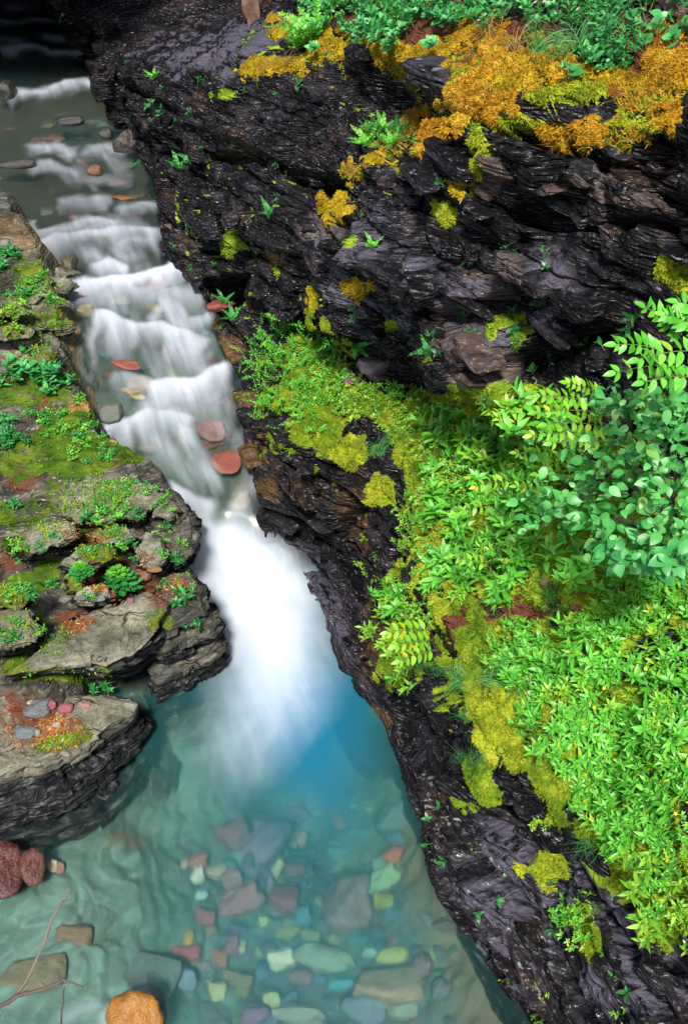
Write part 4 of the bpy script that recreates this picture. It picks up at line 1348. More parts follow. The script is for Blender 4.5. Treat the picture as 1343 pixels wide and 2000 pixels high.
SH = {'lance': leaf_shape(0.30, 0, 5, 0.25, 0.35), 'ovate': leaf_shape(0.64, 0.03, 6, 0.22, 0.25), 'leaflet': leaf_shape(0.46, 0.015, 5, 0.2, 0.2), 'round': leaf_shape(0.85, 0.02, 5, 0.2, 0.2),
      'tiny': leaf_shape(0.42, 0, 3, 0.2, 0.2), 'needle': leaf_shape(0.12, 0, 2, 0.0, 0.0)}


def frame(d, up, scale=1.0):
    d = np.asarray(d, float)
    d = d / (np.linalg.norm(d) + 1e-9)
    x = np.cross(d, up)
    if np.linalg.norm(x) < 1e-4:
        x = np.cross(d, [1, 0.2, 0])
    x /= np.linalg.norm(x)
    z = np.cross(x, d)
    m = np.eye(4)
    m[:3, 0], m[:3, 1], m[:3, 2] = x * scale, d * scale, z * scale
    return m


def leaf_at(p, d, up, L):
    m = frame(d, up, L)
    m[:3, 3] = p
    return m


def join_leaves(mats, shape):
    v, f3, f4 = SH[shape]
    M = np.array(mats)
    V = np.einsum('kij,nj->kni', M[:, :3, :3], v) + M[:, None, :3, 3]
    off = (np.arange(len(M)) * len(v))[:, None, None]
    r = []
    if f3:
        r.append((np.array(f3)[None] + off).reshape(-1, 3))
    if f4:
        r.append((np.array(f4)[None] + off).reshape(-1, 4))
    return V.reshape(-1, 3), r


def tube(pts, r0, r1, sides=4):
    pts = np.asarray(pts, float)
    n = len(pts)
    tg = np.gradient(pts, axis=0)
    V = []
    for i in range(n):
        m = frame(tg[i], np.array([0.3, 0.2, 1.0]))
        r = r0 + (r1 - r0) * i / (n - 1)
        a = np.linspace(0, 2 * np.pi, sides, endpoint=False)
        V.append(pts[i] + np.outer(np.cos(a), m[:3, 0]) * r + np.outer(np.sin(a), m[:3, 2]) * r)
    idx = np.arange(n * sides).reshape(n, sides)
    f = np.stack([idx[:-1], np.roll(idx[:-1], -1, 1), np.roll(idx[1:], -1, 1), idx[1:]], -1).reshape(-1, 4)
    return np.concatenate(V), f


def merge(parts):
    V, F, o = [], [], 0
    for v, fs in parts:
        for f in (fs if isinstance(fs, list) else [fs]):
            F.append(np.asarray(f) + o)
        V.append(v)
        o += len(v)
    f3 = [f for f in F if f.shape[1] == 3]
    f4 = [f for f in F if f.shape[1] == 4]
    return np.concatenate(V), ([np.concatenate(f3)] if f3 else []) + ([np.concatenate(f4)] if f4 else [])


def shoot(r, h, n, L, lean, droop=0.1, alt=False):
    """one leafy stem: (stem points, leaf matrices)"""
    az = r.random() * 6.283
    pts = [np.array([0.0, 0, -0.02])]
    d = np.array([math.cos(az) * lean, math.sin(az) * lean, 1.0])
    for i in range(6):
        pts.append(pts[-1] + d / np.linalg.norm(d) * h / 6)
        d = d + r.normal(size=3) * 0.12 + np.array([math.cos(az), math.sin(az), 0]) * lean * 0.25
    pts = np.array(pts)
    ms = []
    ph = r.random() * 6.283
    for k in range(n):
        f = 0.22 + 0.78 * (k + 1) / n
        q = f * (len(pts) - 1)
        i = min(int(q), len(pts) - 2)
        p = pts[i] + (pts[i + 1] - pts[i]) * (q - i)
        tg = pts[i + 1] - pts[i]
        tg /= np.linalg.norm(tg)
        a = ph + k * 2.4 + r.normal() * 0.2
        el = 0.15 + 0.75 * f ** 3 - droop + r.normal() * 0.15
        dr = np.array([math.cos(a) * math.cos(el), math.sin(a) * math.cos(el), math.sin(el)]) + tg * 0.35
        ms.append(leaf_at(p, dr, tg + np.array([0, 0, 0.6]), L * (0.65 + 0.5 * math.sin(math.pi * min(f, 0.97))) * (0.8 + 0.4 * r.random())))
    return pts, ms


def herb_variant(seed, nshoot, h, n, L, shape, spread=0.05):
    r = np.random.default_rng(seed)
    tubes, leaves = [], []
    for k in range(nshoot):
        hh = h * (0.65 + 0.5 * r.random())
        pts, ms = shoot(r, hh, n, L, 0.15 + 0.5 * r.random())
        off = np.array([r.normal() * spread, r.normal() * spread, 0])
        tubes.append(tube(pts + off, 0.0032, 0.0014, 3))
        for m in ms:
            m[:3, 3] += off
        leaves += ms
    sv, sf = merge(tubes)
    return sv, sf, leaves, tubes


SHAPE_MESH = {}


def shape_mesh(shape, mat):
    k = (shape, mat)
    if k not in SHAPE_MESH:
        v, f3, f4 = SH[shape]
        SHAPE_MESH[k] = raw_mesh('leaf', v, [np.array(f3), np.array(f4)] if f4 else [np.array(f3)], ML[mat], True)
    return SHAPE_MESH[k]


HERB = {}


def herb_kind(key, seed, nvar, nshoot, h, n, L, shape, mat, spread=0.05):
    r = []
    for i in range(nvar):
        sv, sf, lv, tb = herb_variant(seed + i, nshoot, h, n, L, shape, spread)
        jv, jf = join_leaves(lv, shape)
        r.append(dict(stems=[raw_mesh('stem', a, b, ML['stem'], True) for a, b in tb], stem=raw_mesh('stem', sv, sf, ML['stem'], True), foliage=raw_mesh('foliage', jv, jf, ML[mat], True), leaves=lv, shape=shape, mat=mat))
    HERB[key] = r


herb_kind('lance', 500, 6, 4, 0.20, 12, 0.085, 'lance', 'bright', 0.055)
herb_kind('limelance', 520, 4, 4, 0.17, 11, 0.075, 'lance', 'lime', 0.055)
herb_kind('small', 540, 4, 6, 0.10, 9, 0.034, 'tiny', 'bright', 0.05)
herb_kind('smallime', 560, 4, 6, 0.09, 9, 0.03, 'tiny', 'lime', 0.05)
herb_kind('ovate', 580, 5, 4, 0.16, 8, 0.075, 'ovate', 'blue', 0.06)
herb_kind('broad', 600, 4, 5, 0.10, 6, 0.06, 'round', 'blue', 0.07)
herb_kind('top', 620, 4, 7, 0.15, 11, 0.055, 'ovate', 'blue', 0.10)
herb_kind('topgreen', 640, 4, 9, 0.22, 16, 0.05, 'lance', 'deep', 0.10)
herb_kind('bankherb', 660, 4, 5, 0.09, 9, 0.05, 'lance', 'deep', 0.035)
herb_kind('shade', 680, 3, 2, 0.12, 7, 0.06, 'leaflet', 'dark', 0.03)


def place(P, Nn, upw=0.7, outw=0.6, tow=None, spin=None, scale=1.0):
    up = Nn * outw + np.array([0, 0, upw]) + (tow if tow is not None else 0)
    up = up / np.linalg.norm(up)
    sp = rnd.random() * 6.283 if spin is None else spin
    z = up
    x = np.cross(z, [math.cos(sp), math.sin(sp), 0.01])
    x /= np.linalg.norm(x)
    y = np.cross(z, x)
    m = np.eye(4)
    m[:3, 0], m[:3, 1], m[:3, 2], m[:3, 3] = x * scale, y * scale, z * scale, P
    return Matrix(m.tolist())


NAMES = {'lance': 'leafy_herb', 'limelance': 'leafy_herb', 'small': 'small_herb', 'smallime': 'small_herb', 'ovate': 'broadleaf_plant', 'broad': 'broadleaf_plant', 'top': 'broadleaf_plant', 'topgreen': 'thicket_herb', 'bankherb': 'bank_herb', 'shade': 'cliff_sprig'}


def put_herb(key, mat4, label, group, split=False, name=None, cat='herb'):
    name = name or NAMES[key]
    h = rnd.choice(HERB[key])
    e = empty(name, None, label, cat, group, mat4)
    if split:
        for st in h['stems']:
            obj('stem', st, e)
        me = shape_mesh(h['shape'], h['mat'])
        for m in h['leaves']:
            obj('leaf', me, e, mat4=Matrix(m.tolist()))
    else:
        tag(obj('stem', h['stem'], e), kind='stuff')
        tag(obj('foliage', h['foliage'], e), kind='stuff')
    return e


PX, PY = cpx.ravel(), cpy.ravel()
ZONES = [
    # polygon, herb kinds, count, spacing, scale, split, label, group
    ([(850, 1010), (960, 920), (1080, 890), (1190, 1000), (1190, 1130), (1060, 1110), (1000, 1150), (930, 1190), (855, 1160)], ['lance', 'lance', 'limelance'], 48, .09, .86, 24,
     'bright lance leaved herb in the crowd at mid ledge beside the bluish shrub', 'lance leaved herbs at mid ledge'),
    ([(1343, 1120), (1360, 1640), (1300, 1730), (1240, 1690), (1150, 1600), (1090, 1490), (1010, 1400), (965, 1300), (1010, 1230), (1110, 1300), (1150, 1200), (1200, 1120)], ['lance', 'lance', 'limelance', 'lance', 'small'], 215, .055, 0.60, 16,
     'bright leafy herb in the dense green slope below the bluish shrub', 'leafy herbs on the dense lower slope'),
    ([(870, 840), (1000, 800), (1110, 775), (1180, 850), (1060, 900), (960, 930), (880, 910)], ['lance', 'limelance'], 26, .12, 1.0, 12,
     'fresh green herb under the lip of the overhang', 'herbs under the overhang'),
    ([(1240, 1690), (1350, 1650), (1350, 1850), (1290, 1790)], ['smallime', 'limelance', 'small'], 16, .08, .85, 0, 'low yellow green herb at the outer end of the slope', 'low herbs at the slope end'),
    ([(720, 1140), (770, 1160), (860, 1250), (860, 1320), (790, 1320), (740, 1230)], ['lance', 'limelance'], 12, .08, .8, 8, 'leafy sprig hanging off the dark wall above the pool', 'sprigs hanging off the pool wall'),
    ([(570, 680), (660, 700), (720, 760), (900, 800), (980, 900), (850, 1000), (790, 850), (650, 800)], ['smallime', 'smallime', 'smallime', 'smallime', 'small'], 150, .055, .75, 0, 'tiny leaved herb growing in the moss of the ledge', 'tiny herbs in the ledge moss'),
    ([(790, 960), (900, 960), (860, 1200), (800, 1200)], ['smallime', 'small', 'smallime'], 45, .06, .7, 0, 'small herb on the moss spilling over the dark wall', 'small herbs on the spilling moss'),
    ([(590, -60), (860, -60), (880, 60), (840, 90), (600, 80)], ['topgreen', 'top', 'top'], 44, .16, 1.05, 0, 'deep green herb in the thicket above the dark notch', 'herbs in the thicket above the notch'),
    ([(860, -60), (1400, -60), (1400, 60), (1180, 130), (1120, 60), (1000, 70), (900, 50)], ['top', 'top', 'broad', 'topgreen'], 52, .16, .95, 0, 'bluish broad leaved herb on the slope above the orange moss', 'herbs on the slope above the orange moss'),
    ([(705, 255), (775, 232), (800, 285), (715, 298)], ['topgreen', 'small'], 12, .05, .55, 0, 'feathery green herb crowded at the foot of the dark notch', 'herbs at the foot of the notch'),
    ([(1090, 1770), (1150, 1770), (1175, 1850), (1140, 1860)], ['small', 'smallime'], 10, .05, .7, 0, 'bright small herb low on the violet pool wall', 'herbs low on the pool wall'),
    ([(1130, 95), (1260, 100), (1240, 160), (1130, 150)], ['broad'], 9, .09, .55, 0, 'round leaved plant at the brow beside the golden moss', 'round leaved plants on the brow'),
]
for poly, kinds, cnt_, mind, sc, nsplit, lb, gp in ZONES:
    w = in_poly(PX, PY, poly).astype(float) * (cdep.ravel() > 0)
    ks = scatter_on_cliff(w, cnt_, mind)
    ks = sorted(ks, key=lambda k: cdep.ravel()[k])
    for i, k in enumerate(ks):
        put_herb(rnd.choice(kinds), place(_cflat[k] + _cn[k] * 0.03, _cn[k], 0.8, 0.7, scale=sc * (0.8 + 0.45 * rnd.random())), lb, gp, split=i < nsplit)

# ------------------------------------------------------------------ grass, ferns, fronds
def grass_mesh(seed, n, L, w, spread, mat, droop=1.0, lean=0.6):
    r = np.random.default_rng(seed)
    V, Fq, o = [], [], 0
    for k in range(n):
        a = r.random() * 6.283
        p = np.array([r.normal() * spread, r.normal() * spread, -0.01])
        d = np.array([math.cos(a) * lean * r.random(), math.sin(a) * lean * r.random(), 1.0])
        d /= np.linalg.norm(d)
        side = np.cross(d, [math.cos(a + 1.3), math.sin(a + 1.3), 0.2])
        side /= np.linalg.norm(side)
        l = L * (0.5 + 0.7 * r.random())
        for i in range(6):
            ww = w * (1 - (i / 5.0) ** 1.6) + 0.0004
            V += [p - side * ww, p + side * ww]
            p = p + d * l / 5
            d = d + np.array([math.cos(a), math.sin(a), 0]) * 0.18 + np.array([0, 0, -0.22 * droop])
            d /= np.linalg.norm(d)
        for i in range(5):
            b = o + 2 * i
            Fq.append((b, b + 1, b + 3, b + 2))
        o += 12
    return raw_mesh('grass_tuft', np.array(V), np.array(Fq), mat, True)


GRASS = [grass_mesh(700 + i, 70, 0.20, 0.0022, 0.022, ML['grass'], 1.0) for i in range(4)]
STRAW = [grass_mesh(710 + i, 40, 0.16, 0.0016, 0.03, ML['straw'], 1.3) for i in range(3)]
RUST = [grass_mesh(720 + i, 40, 0.17, 0.002, 0.03, ML['rust'], 1.9) for i in range(3)]
for px, py, sc, kind, lb in [
    (1075, 1165, 1.1, 'g', 'fine green grass tuft draped over the brown hollow in the herbs'), (1095, 1195, .9, 'g', 'second grass tuft at the lower rim of the brown hollow'),
    (1020, 1110, .9, 'g', 'grass tuft above the brown hollow'), (905, 1330, 1.0, 'g', 'bluish grass tuft on the rounded moss hump'), (975, 1330, 1.1, 'g', 'grass hair hanging between the two moss humps'),
    (1000, 1360, 1.0, 'g', 'grass hair at the edge of the plump moss hump'), (915, 1400, .8, 'g', 'dark blue green grass spray on the pool wall'), (925, 1500, 1.0, 'g', 'grass spray over the shaggy lowest moss tuft'),
    (950, 1480, .9, 'g', 'second grass spray in the shaggy lowest moss tuft'), (810, 1300, 1.0, 'g', 'grass beard under the hanging leafy sprigs'), (850, 1310, .9, 'g', 'short grass beard beside the hanging leafy sprigs'),
    (740, 885, 1.0, 'g', 'pale grass spray over the bare wall below the ledge'), (1150, 1650, .9, 'g', 'grass spray at the lower hem of the dense slope'), (900, 1480, .7, 'g', 'single drooping grass wisp low on the dark wall'),
    (1000, 100, 1.6, 's', 'tall pale dry grass leaning over the brow'), (960, 60, 1.5, 's', 'dry brown grass stems in the gap between herbs'), (1050, 110, 1.4, 'g', 'soft green grass clump above the golden mound'),
    (930, 110, 1.4, 's', 'dry grass at the edge of the gap above the big orange cushion'), (1130, 90, 1.2, 'g', 'green grass clump beside the round leaved plants'), (885, 190, .9, 's', 'straw coloured tuft beside the big orange cushion'),
    (520, 130, 1.0, 's', 'dry pale stems spraying over the flat rock end'), (560, 120, 1.0, 's', 'dry stems under the fir green herbs beside the flat rock'), (800, 230, 1.0, 's', 'straw tuft on the bulge tip'),
    (745, 290, .9, 's', 'straw tuft on the sloping gold moss strip'), (690, 335, .7, 's', 'sparse straw wisps at the lower end of the sloping strip'), (920, 215, 1.0, 'r', 'rusty hanging stems on the big orange cushion'),
    (955, 190, 1.0, 'r', 'rust red stems combed down the orange cushion'), (1085, 285, .9, 'r', 'rusty stems hanging from the orange cap'), (1240, 90, 1.3, 'r', 'rust coloured dead stems near the top corner'),
    (1290, 80, 1.2, 'r', 'red brown dead stems by the purple boulder'), (1200, 180, .9, 'r', 'rusty roots hanging under the brow'), (830, 230, .8, 'r', 'rusty stems over the bulge nose'),
    (1330, 840, 1.3, 'g', 'long grass behind the bluish shrub'), (1280, 1380, .8, 'g', 'grass blades in the dense lower slope'), (640, 690, .7, 'g', 'fine grass at the ledge corner'),
    (980, 1210, .7, 's', 'dry stems across the brown patch beside the sprigs'), (760, 850, .8, 's', 'dry fallen grass on the ledge moss'), (1050, 1440, .7, 'g', 'grass blades under the dense slope herbs')]:
    P, Nn = hit(px, py)
    me = rnd.choice({'g': GRASS, 's': STRAW, 'r': RUST}[kind])
    o = obj('grass_tuft', me)
    o.matrix_world = place(P, Nn, 0.35 if kind != 'r' else 0.0, 0.9, scale=sc)
    tag(o, lb, 'grass', 'grass tufts on the cliff')


def frond_parts(n, L, leaflet, shape, mat, taper=True, curl=0.25, seed=0):
    """a pinnate frond along +Y: rachis mesh and leaflet matrices"""
    r = np.random.default_rng(seed)
    pts = np.array([(0.03 * math.sin(3 * t) * L, t * L, curl * L * (t - 1.1 * t * t)) for t in np.linspace(0, 1, 9)])
    ms = []
    for k in range(n):
        f = 0.16 + 0.80 * k / (n - 1)
        q = f * 8
        i = min(int(q), 7)
        p = pts[i] + (pts[i + 1] - pts[i]) * (q - i)
        tg = pts[i + 1] - pts[i]
        tg /= np.linalg.norm(tg)
        for sd in (-1, 1):
            d = np.array([sd * 1.0, 0, 0]) + tg * (0.45 + 0.3 * f) + np.array([0, 0, 0.10 + 0.28 * r.normal()])
            l = leaflet * ((0.5 + 0.6 * math.sin(math.pi * (0.25 + 0.62 * f))) if not taper else (1.15 - 0.85 * f)) * (0.9 + 0.2 * r.random())
            ms.append(leaf_at(p, d, np.array([0.35 * r.normal(), -0.2 + 0.3 * r.normal(), 1.0]), l))
    ms.append(leaf_at(pts[-1], pts[-1] - pts[-2], np.array([0, 0, 1.0]), leaflet * (0.9 if not taper else 0.35)))
    return tube(pts, 0.0032, 0.0015, 4), ms


FERN = []
for i in range(3):
    (tv, tf), ms = frond_parts(13, 0.24, 0.055, 'leaflet', 'deep', True, 0.3, 730 + i)
    jv, jf = join_leaves(ms, 'leaflet')
    FERN.append((raw_mesh('frond', tv, tf, ML['stem']), raw_mesh('leaflets', jv, jf, ML['deep']), raw_mesh('leaflets', jv, jf, ML['bright'])))


def fern(px, py, sc, n, lb, bright=0, which='c', seed=0):
    P, Nn = hit(px, py, which)
    r = np.random.default_rng(seed)
    e = empty('fern', None, lb, 'fern', 'ferns', place(P, Nn, 0.8, 0.6, scale=sc, spin=0.3))
    for k in range(n):
        a = 6.283 * k / n + r.normal() * 0.25
        el = 0.55 + 0.3 * r.random()
        d = np.array([math.cos(a) * math.cos(el), math.sin(a) * math.cos(el), math.sin(el)])
        m = frame(d, np.array([0, 0, 1.0]), 0.8 + 0.4 * r.random())
        st, l0, l1 = FERN[k % 3]
        fo = obj('frond', st, e, mat4=Matrix(m.tolist()))
        tag(obj('leaflets', l1 if bright else l0, fo), kind='stuff')


for i, (px, py, sc, n, lb, br) in enumerate([
    (742, 262, .6, 13, 'feathery green fern clump at the foot of the dark notch', 1), (768, 285, .5, 9, 'smaller pale fern beside the clump under the notch', 1), (715, 285, .7, 7, 'fern sprig at the end of the gold strip', 1),
    (372, 322, .7, 7, 'green fern tucked in the black rock beside the upper rapids', 0), (345, 330, .7, 5, 'small fern next to the one beside the upper rapids', 0), (300, 150, .55, 6, 'fern on the rounded end of the flat rock', 1),
    (690, 680, .6, 7, 'shaded fern sprig under the overhang beside the ledge corner', 0), (450, 620, .55, 6, 'fern beside the red slab at the chute', 0), (725, 485, .4, 4, 'single bright fern sprig mid cliff', 1),
    (440, 585, .5, 5, 'fern in the dark crack above the red slab', 0), (640, 30, 1.3, 12, 'tall fir green fern at the thicket end', 0), (610, 80, 1.5, 9, 'feathery fern over the flat rock end', 1), (575, 95, 1.3, 8, 'yellowish fern hanging over the flat rock', 1),
    (830, 690, .5, 4, 'lone leaf sprig under the overhang', 0), (520, 420, .5, 4, 'round leafed sprig low on the sloping rock', 0)]):
    fern(px, py, sc, n, lb, br, 'c', 740 + i)

# fine feathery mass at the ledge corner
r_ = np.random.default_rng(770)
mats_ = []
w = blobs(PX, PY, [(570, 720, 95, 100), (600, 800, 60, 50), (545, 690, 60, 60)], warp.ravel() * 0.6)
e = None
for k in scatter_on_cliff(w, 230, 0.03, r_):
    pts, ms = shoot(r_, 0.16, 18, 0.026, 0.4)
    m = np.array(place(_cflat[k] + _cn[k] * 0.02, _cn[k], 0.35, 0.8))
    mats_ += [m @ q for q in ms]
jv, jf = join_leaves(mats_, 'tiny')
c = jv.mean(0)
e = empty('feathery_plant', tuple(c), 'dense feathery emerald plant clump hanging on the ledge corner above the chute', 'plant')
tag(obj('foliage', raw_mesh('foliage', jv - c, jf, ML['bright']), e), kind='stuff')

# ------------------------------------------------------------------ the shrubs beside the camera
def pinnate_shrub(lb, base, tips, nl, leaflet, mat, seed, name='rowan_shrub'):
    """base: 3-D point; tips: list of (start px, py, tip px, py, t) fronds"""
    e = empty(name, tuple(base), lb, 'shrub')
    me = shape_mesh('leaflet', mat)
    stems = []
    for i, (x0, y0, x1, y1, t0, t1) in enumerate(tips):
        a, b = at_t(x0, y0, t0) - base, at_t(x1, y1, t1) - base
        L = np.linalg.norm(b - a)
        (tv, tf), ms = frond_parts(nl, L, leaflet, 'leaflet', mat, False, 0.28, seed + i)
        m = frame(b - a, np.array([0.15, -0.55, 0.8]))
        m[:3, 3] = a
        fo = obj('frond', raw_mesh('frond', tv, tf, ML['stem']), e, mat4=Matrix(m.tolist()))
        for q in ms:
            obj('leaflet', me, fo, mat4=Matrix(q.tolist()))
        mid = a * 0.5 + np.array([0, 0, -0.05])
        stems.append(tube([np.zeros(3), mid * 0.6, mid, a], 0.006, 0.003, 5))
    sv, sf = merge(stems)
    obj('stem', raw_mesh('stem', sv, sf, ML['wood']), e)
    return e


P, Nn = hit(1320, 860)
tt = 3.95
pinnate_shrub('fresh green pinnate leaved shrub standing against the black overhang', P, [
    (1300, 690, 1205, 672, tt, tt - .05), (1330, 665, 1262, 600, tt + .1, tt), (1345, 720, 1205, 726, tt, tt - .1), (1370, 650, 1300, 615, tt, tt), (1380, 690, 1250, 700, tt - .1, tt - .2), (1360, 740, 1260, 745, tt - .1, tt - .2), (1390, 620, 1325, 590, tt, tt)],
    7, 0.056, 'bright', 800)
P, Nn = hit(1130, 850)
pinnate_shrub('lime green pinnate leaved shrub in front of the dark overhang base', P, [
    (1160, 790, 1045, 775, 5.0, 4.9), (1190, 815, 1050, 805, 4.95, 4.8), (1190, 840, 1070, 828, 4.9, 4.75), (1180, 780, 1110, 748, 5.0, 4.9), (1210, 870, 1080, 865, 4.8, 4.65), (1150, 850, 1040, 850, 4.9, 4.8)],
    8, 0.050, 'lime', 820)
P, Nn = hit(850, 1260)
pinnate_shrub('small pale pinnate sprig leaning over the pool wall', P, [(845, 1250, 775, 1262, 6.0, 5.9), (850, 1270, 782, 1290, 6.0, 5.9), (840, 1230, 760, 1235, 6.1, 6.0)], 6, 0.06, 'lime', 840)
P, Nn = hit(1020, 1000)
pinnate_shrub('pinnate sprigs among the mid ledge herbs', P, [(960, 990, 890, 1000, 5.7, 5.6), (1000, 940, 930, 950, 5.6, 5.5), (1080, 965, 1010, 950, 5.3, 5.2), (950, 1105, 880, 1090, 5.7, 5.6), (1085, 900, 1010, 884, 5.4, 5.3), (1120, 930, 1050, 925, 5.3, 5.2)], 6, 0.044, 'lime', 860)


def ovate_shrub(lb, base, clouds, L, mat, seed, n, inner, group=None):
    r = np.random.default_rng(seed)
    e = empty('alder_shrub', tuple(base), lb, 'shrub', group)
    me = shape_mesh('ovate', mat)
    stems, mats2 = [], []
    tot = sum(c[5] for c in clouds)
    for cx, cy, rx, ry, t, wgt in clouds:
        c = at_t(cx, cy, t) - base
        stems.append(tube([np.zeros(3), c * 0.4 + np.array([0.03, 0, 0.06]), c * 0.8, c], 0.009, 0.003, 5))
        k = int(n * wgt / tot)
        for i in range(k + inner):
            q = r.normal(size=3) * 0.55
            q /= max(1.0, np.linalg.norm(q))
            out = i < k
            dep_ = (-0.10 - 0.16 * (1 - q[0] ** 2 - q[2] ** 2)) * (1 if out else -0.3) + 0.08 * r.normal()
            pw = at_t(cx + q[0] * rx, cy - q[2] * ry, t + dep_) - base
            a = r.random() * 6.283
            d = np.array([math.cos(a), math.sin(a) * 0.6 - 0.3, -0.2 + 0.5 * r.normal()])
            up = np.array([0.55 * r.normal() - 0.1, -0.4 + 0.5 * r.normal(), 0.9])
            m = leaf_at(pw, d, up, L * (0.5 + 0.85 * r.random()))
            (mats2.append(m) if not out else obj('leaf', me, e, mat4=Matrix(m.tolist())))
            if out and i % 4 == 0:
                stems.append(tube([c * 0.8, (c * 0.8 + pw) / 2 + np.array([0, 0, 0.01]), pw], 0.003, 0.0012, 3))
    sv, sf = merge(stems)
    obj('stem', raw_mesh('stem', sv, sf, ML['wood']), e)
    jv, jf = join_leaves(mats2, 'ovate')
    tag(obj('foliage', raw_mesh('foliage', jv, jf, ML[mat]), e), kind='stuff')


P, Nn = hit(1290, 1050)
ovate_shrub('bluish green broad leaved shrub bulging out beside the pinnate shrub', P, [(1250, 880, 130, 60, 4.7, 2.6), (1320, 800, 70, 60, 4.5, 2), (1170, 940, 130, 50, 5.0, 2.6), (1320, 960, 80, 90, 4.5, 2.2), (1250, 1030, 140, 55, 4.8, 2.4), (1130, 860, 110, 45, 5.1, 1.6), (1090, 1000, 100, 45, 5.2, 1.4), (1220, 790, 90, 40, 4.9, 1.2)], 0.054, 'alder', 880, 299, 70)
P, Nn = hit(1330, 1090)
ovate_shrub('dark teal leaved spray hanging below the bluish shrub', P, [(1310, 1095, 50, 30, 4.4, 1), (1230, 1080, 90, 30, 4.7, 1)], 0.064, 'blue', 890, 80, 30)

# ------------------------------------------------------------------ small flowers
def flower(px, py, mat, lb, sc=1.0, gp=None):
    P, Nn = hit(px, py)
    ms = [leaf_at(np.array([0, 0, 0.10]), np.array([math.cos(a), math.sin(a), 0.25]), np.array([0, 0, 1.0]), 0.008) for a in np.arange(5) * 1.2566]
    jv, jf = join_leaves(ms, 'round')
    e = empty('flower', None, lb, 'flower', gp, place(P, Nn, 0.5, 0.9, scale=sc))
    obj('petal', raw_mesh('petal', jv, jf, ML[mat]), e)
    tv, tf = tube([(0, 0, 0), (0.005, 0, 0.05), (0, 0, 0.10)], 0.0016, 0.001, 4)
    obj('stem', raw_mesh('stem', tv, tf, ML['stem']), e)


for px, py in [(1152, 1078), (1164, 1082), (1146, 1090), (1192, 1360), (1180, 1385), (1240, 1300), (1140, 880), (1300, 910), (1165, 1490), (1325, 1560)]:
    flower(px, py, 'yellow', 'tiny yellow blossom in the green slope herbs', 1.3, 'yellow blossoms')
for px, py in [(1068, 48), (1080, 52), (1076, 60), (1157, 66), (1090, 50), (945, 90), (964, 78), (890, 22)]:
    flower(px, py, 'pink', 'tiny pale pink blossom in the grass above the orange moss', 1.8, 'pink blossoms')
for px, py in [(1036, 1345), (1048, 1340), (1015, 1360), (917, 1065)]:
    flower(px, py, 'pink', 'tiny whitish blossom beside the moss humps', 1.0, 'whitish blossoms')
# ------------------------------------------------------------------ stones
def stone_material():
    t = NT('stream_stone')
    oi = t.n('ObjectInfo')
    co = t.n('TexCoord')
    n = t.noise(co.outputs['Object'], 2.2, 6, 0.6)
    n2 = t.noise(co.outputs['Object'], 12.0, 4, 0.65)
    c = t.mix(t.mapr(n, 0.35, 0.65, 0.0, 0.55), oi.outputs['Color'], t.mix(1.0, oi.outputs['Color'], (0.45, 0.45, 0.45), 'MULTIPLY'))
    c = t.mix(t.mapr(n2, 0.5, 0.7, 0.0, 0.5), c, t.mix(0.45, oi.outputs['Color'], (0.3, 0.3, 0.27)))
    b = t.n('Bump', {'Strength': 0.6, 'Distance': 0.03})
    t.set(b.inputs['Height'], t.math('ADD', n, t.math('MULTIPLY', n2, 0.4)))
    p = t.n('BsdfPrincipled', {'Base Color': c, 'Roughness': t.mapr(n2, 0.3, 0.7, 0.3, 0.6), 'Normal': b})
    return t.done(p)


M_STONE = stone_material()
STONE_ME = {}
for sub in (2, 3):
    for i in range(7):
        v, f = stone_shape(40 + i, sub, 0.16 + 0.06 * i, 0.12)
        STONE_ME[(sub, i)] = raw_mesh('stone', v, f, M_STONE, True)


def water_hit(px, py):
    d = ray(px, py)
    ts = np.linspace(4.5, 19, 1500)
    pts = d[None] * ts[:, None] + np.array([0, 0, H])
    below = pts[:, 2] < zw(s_of(pts))
    return pts[np.argmax(below)] if below.any() else pts[-1]


def bed_at(x, y):
    p = np.array([x, y])
    s, n = p @ A_S, p @ A_N
    i = min(int(np.searchsorted(gs, s)), len(gs) - 1)
    j = int(np.clip(round((n - gn[0]) / 0.022), 0, len(gn) - 1))
    return bed_z[i, j], WZ[i, j]


def bed_hit(px, py):
    p = water_hit(px, py)
    d = ray(px, py)
    d = d / np.linalg.norm(d)
    # bend into the water
    ci = -d[2]
    e = 1.0
    ct = math.sqrt(1 - e * e * (1 - ci * ci))
    q = np.array([d[0] * e, d[1] * e, -ct])
    z = p[2] - 0.4
    for _ in range(5):
        r = p + q * ((z - p[2]) / q[2])
        z, wz = bed_at(r[0], r[1])
    return np.array([r[0], r[1], z]), p


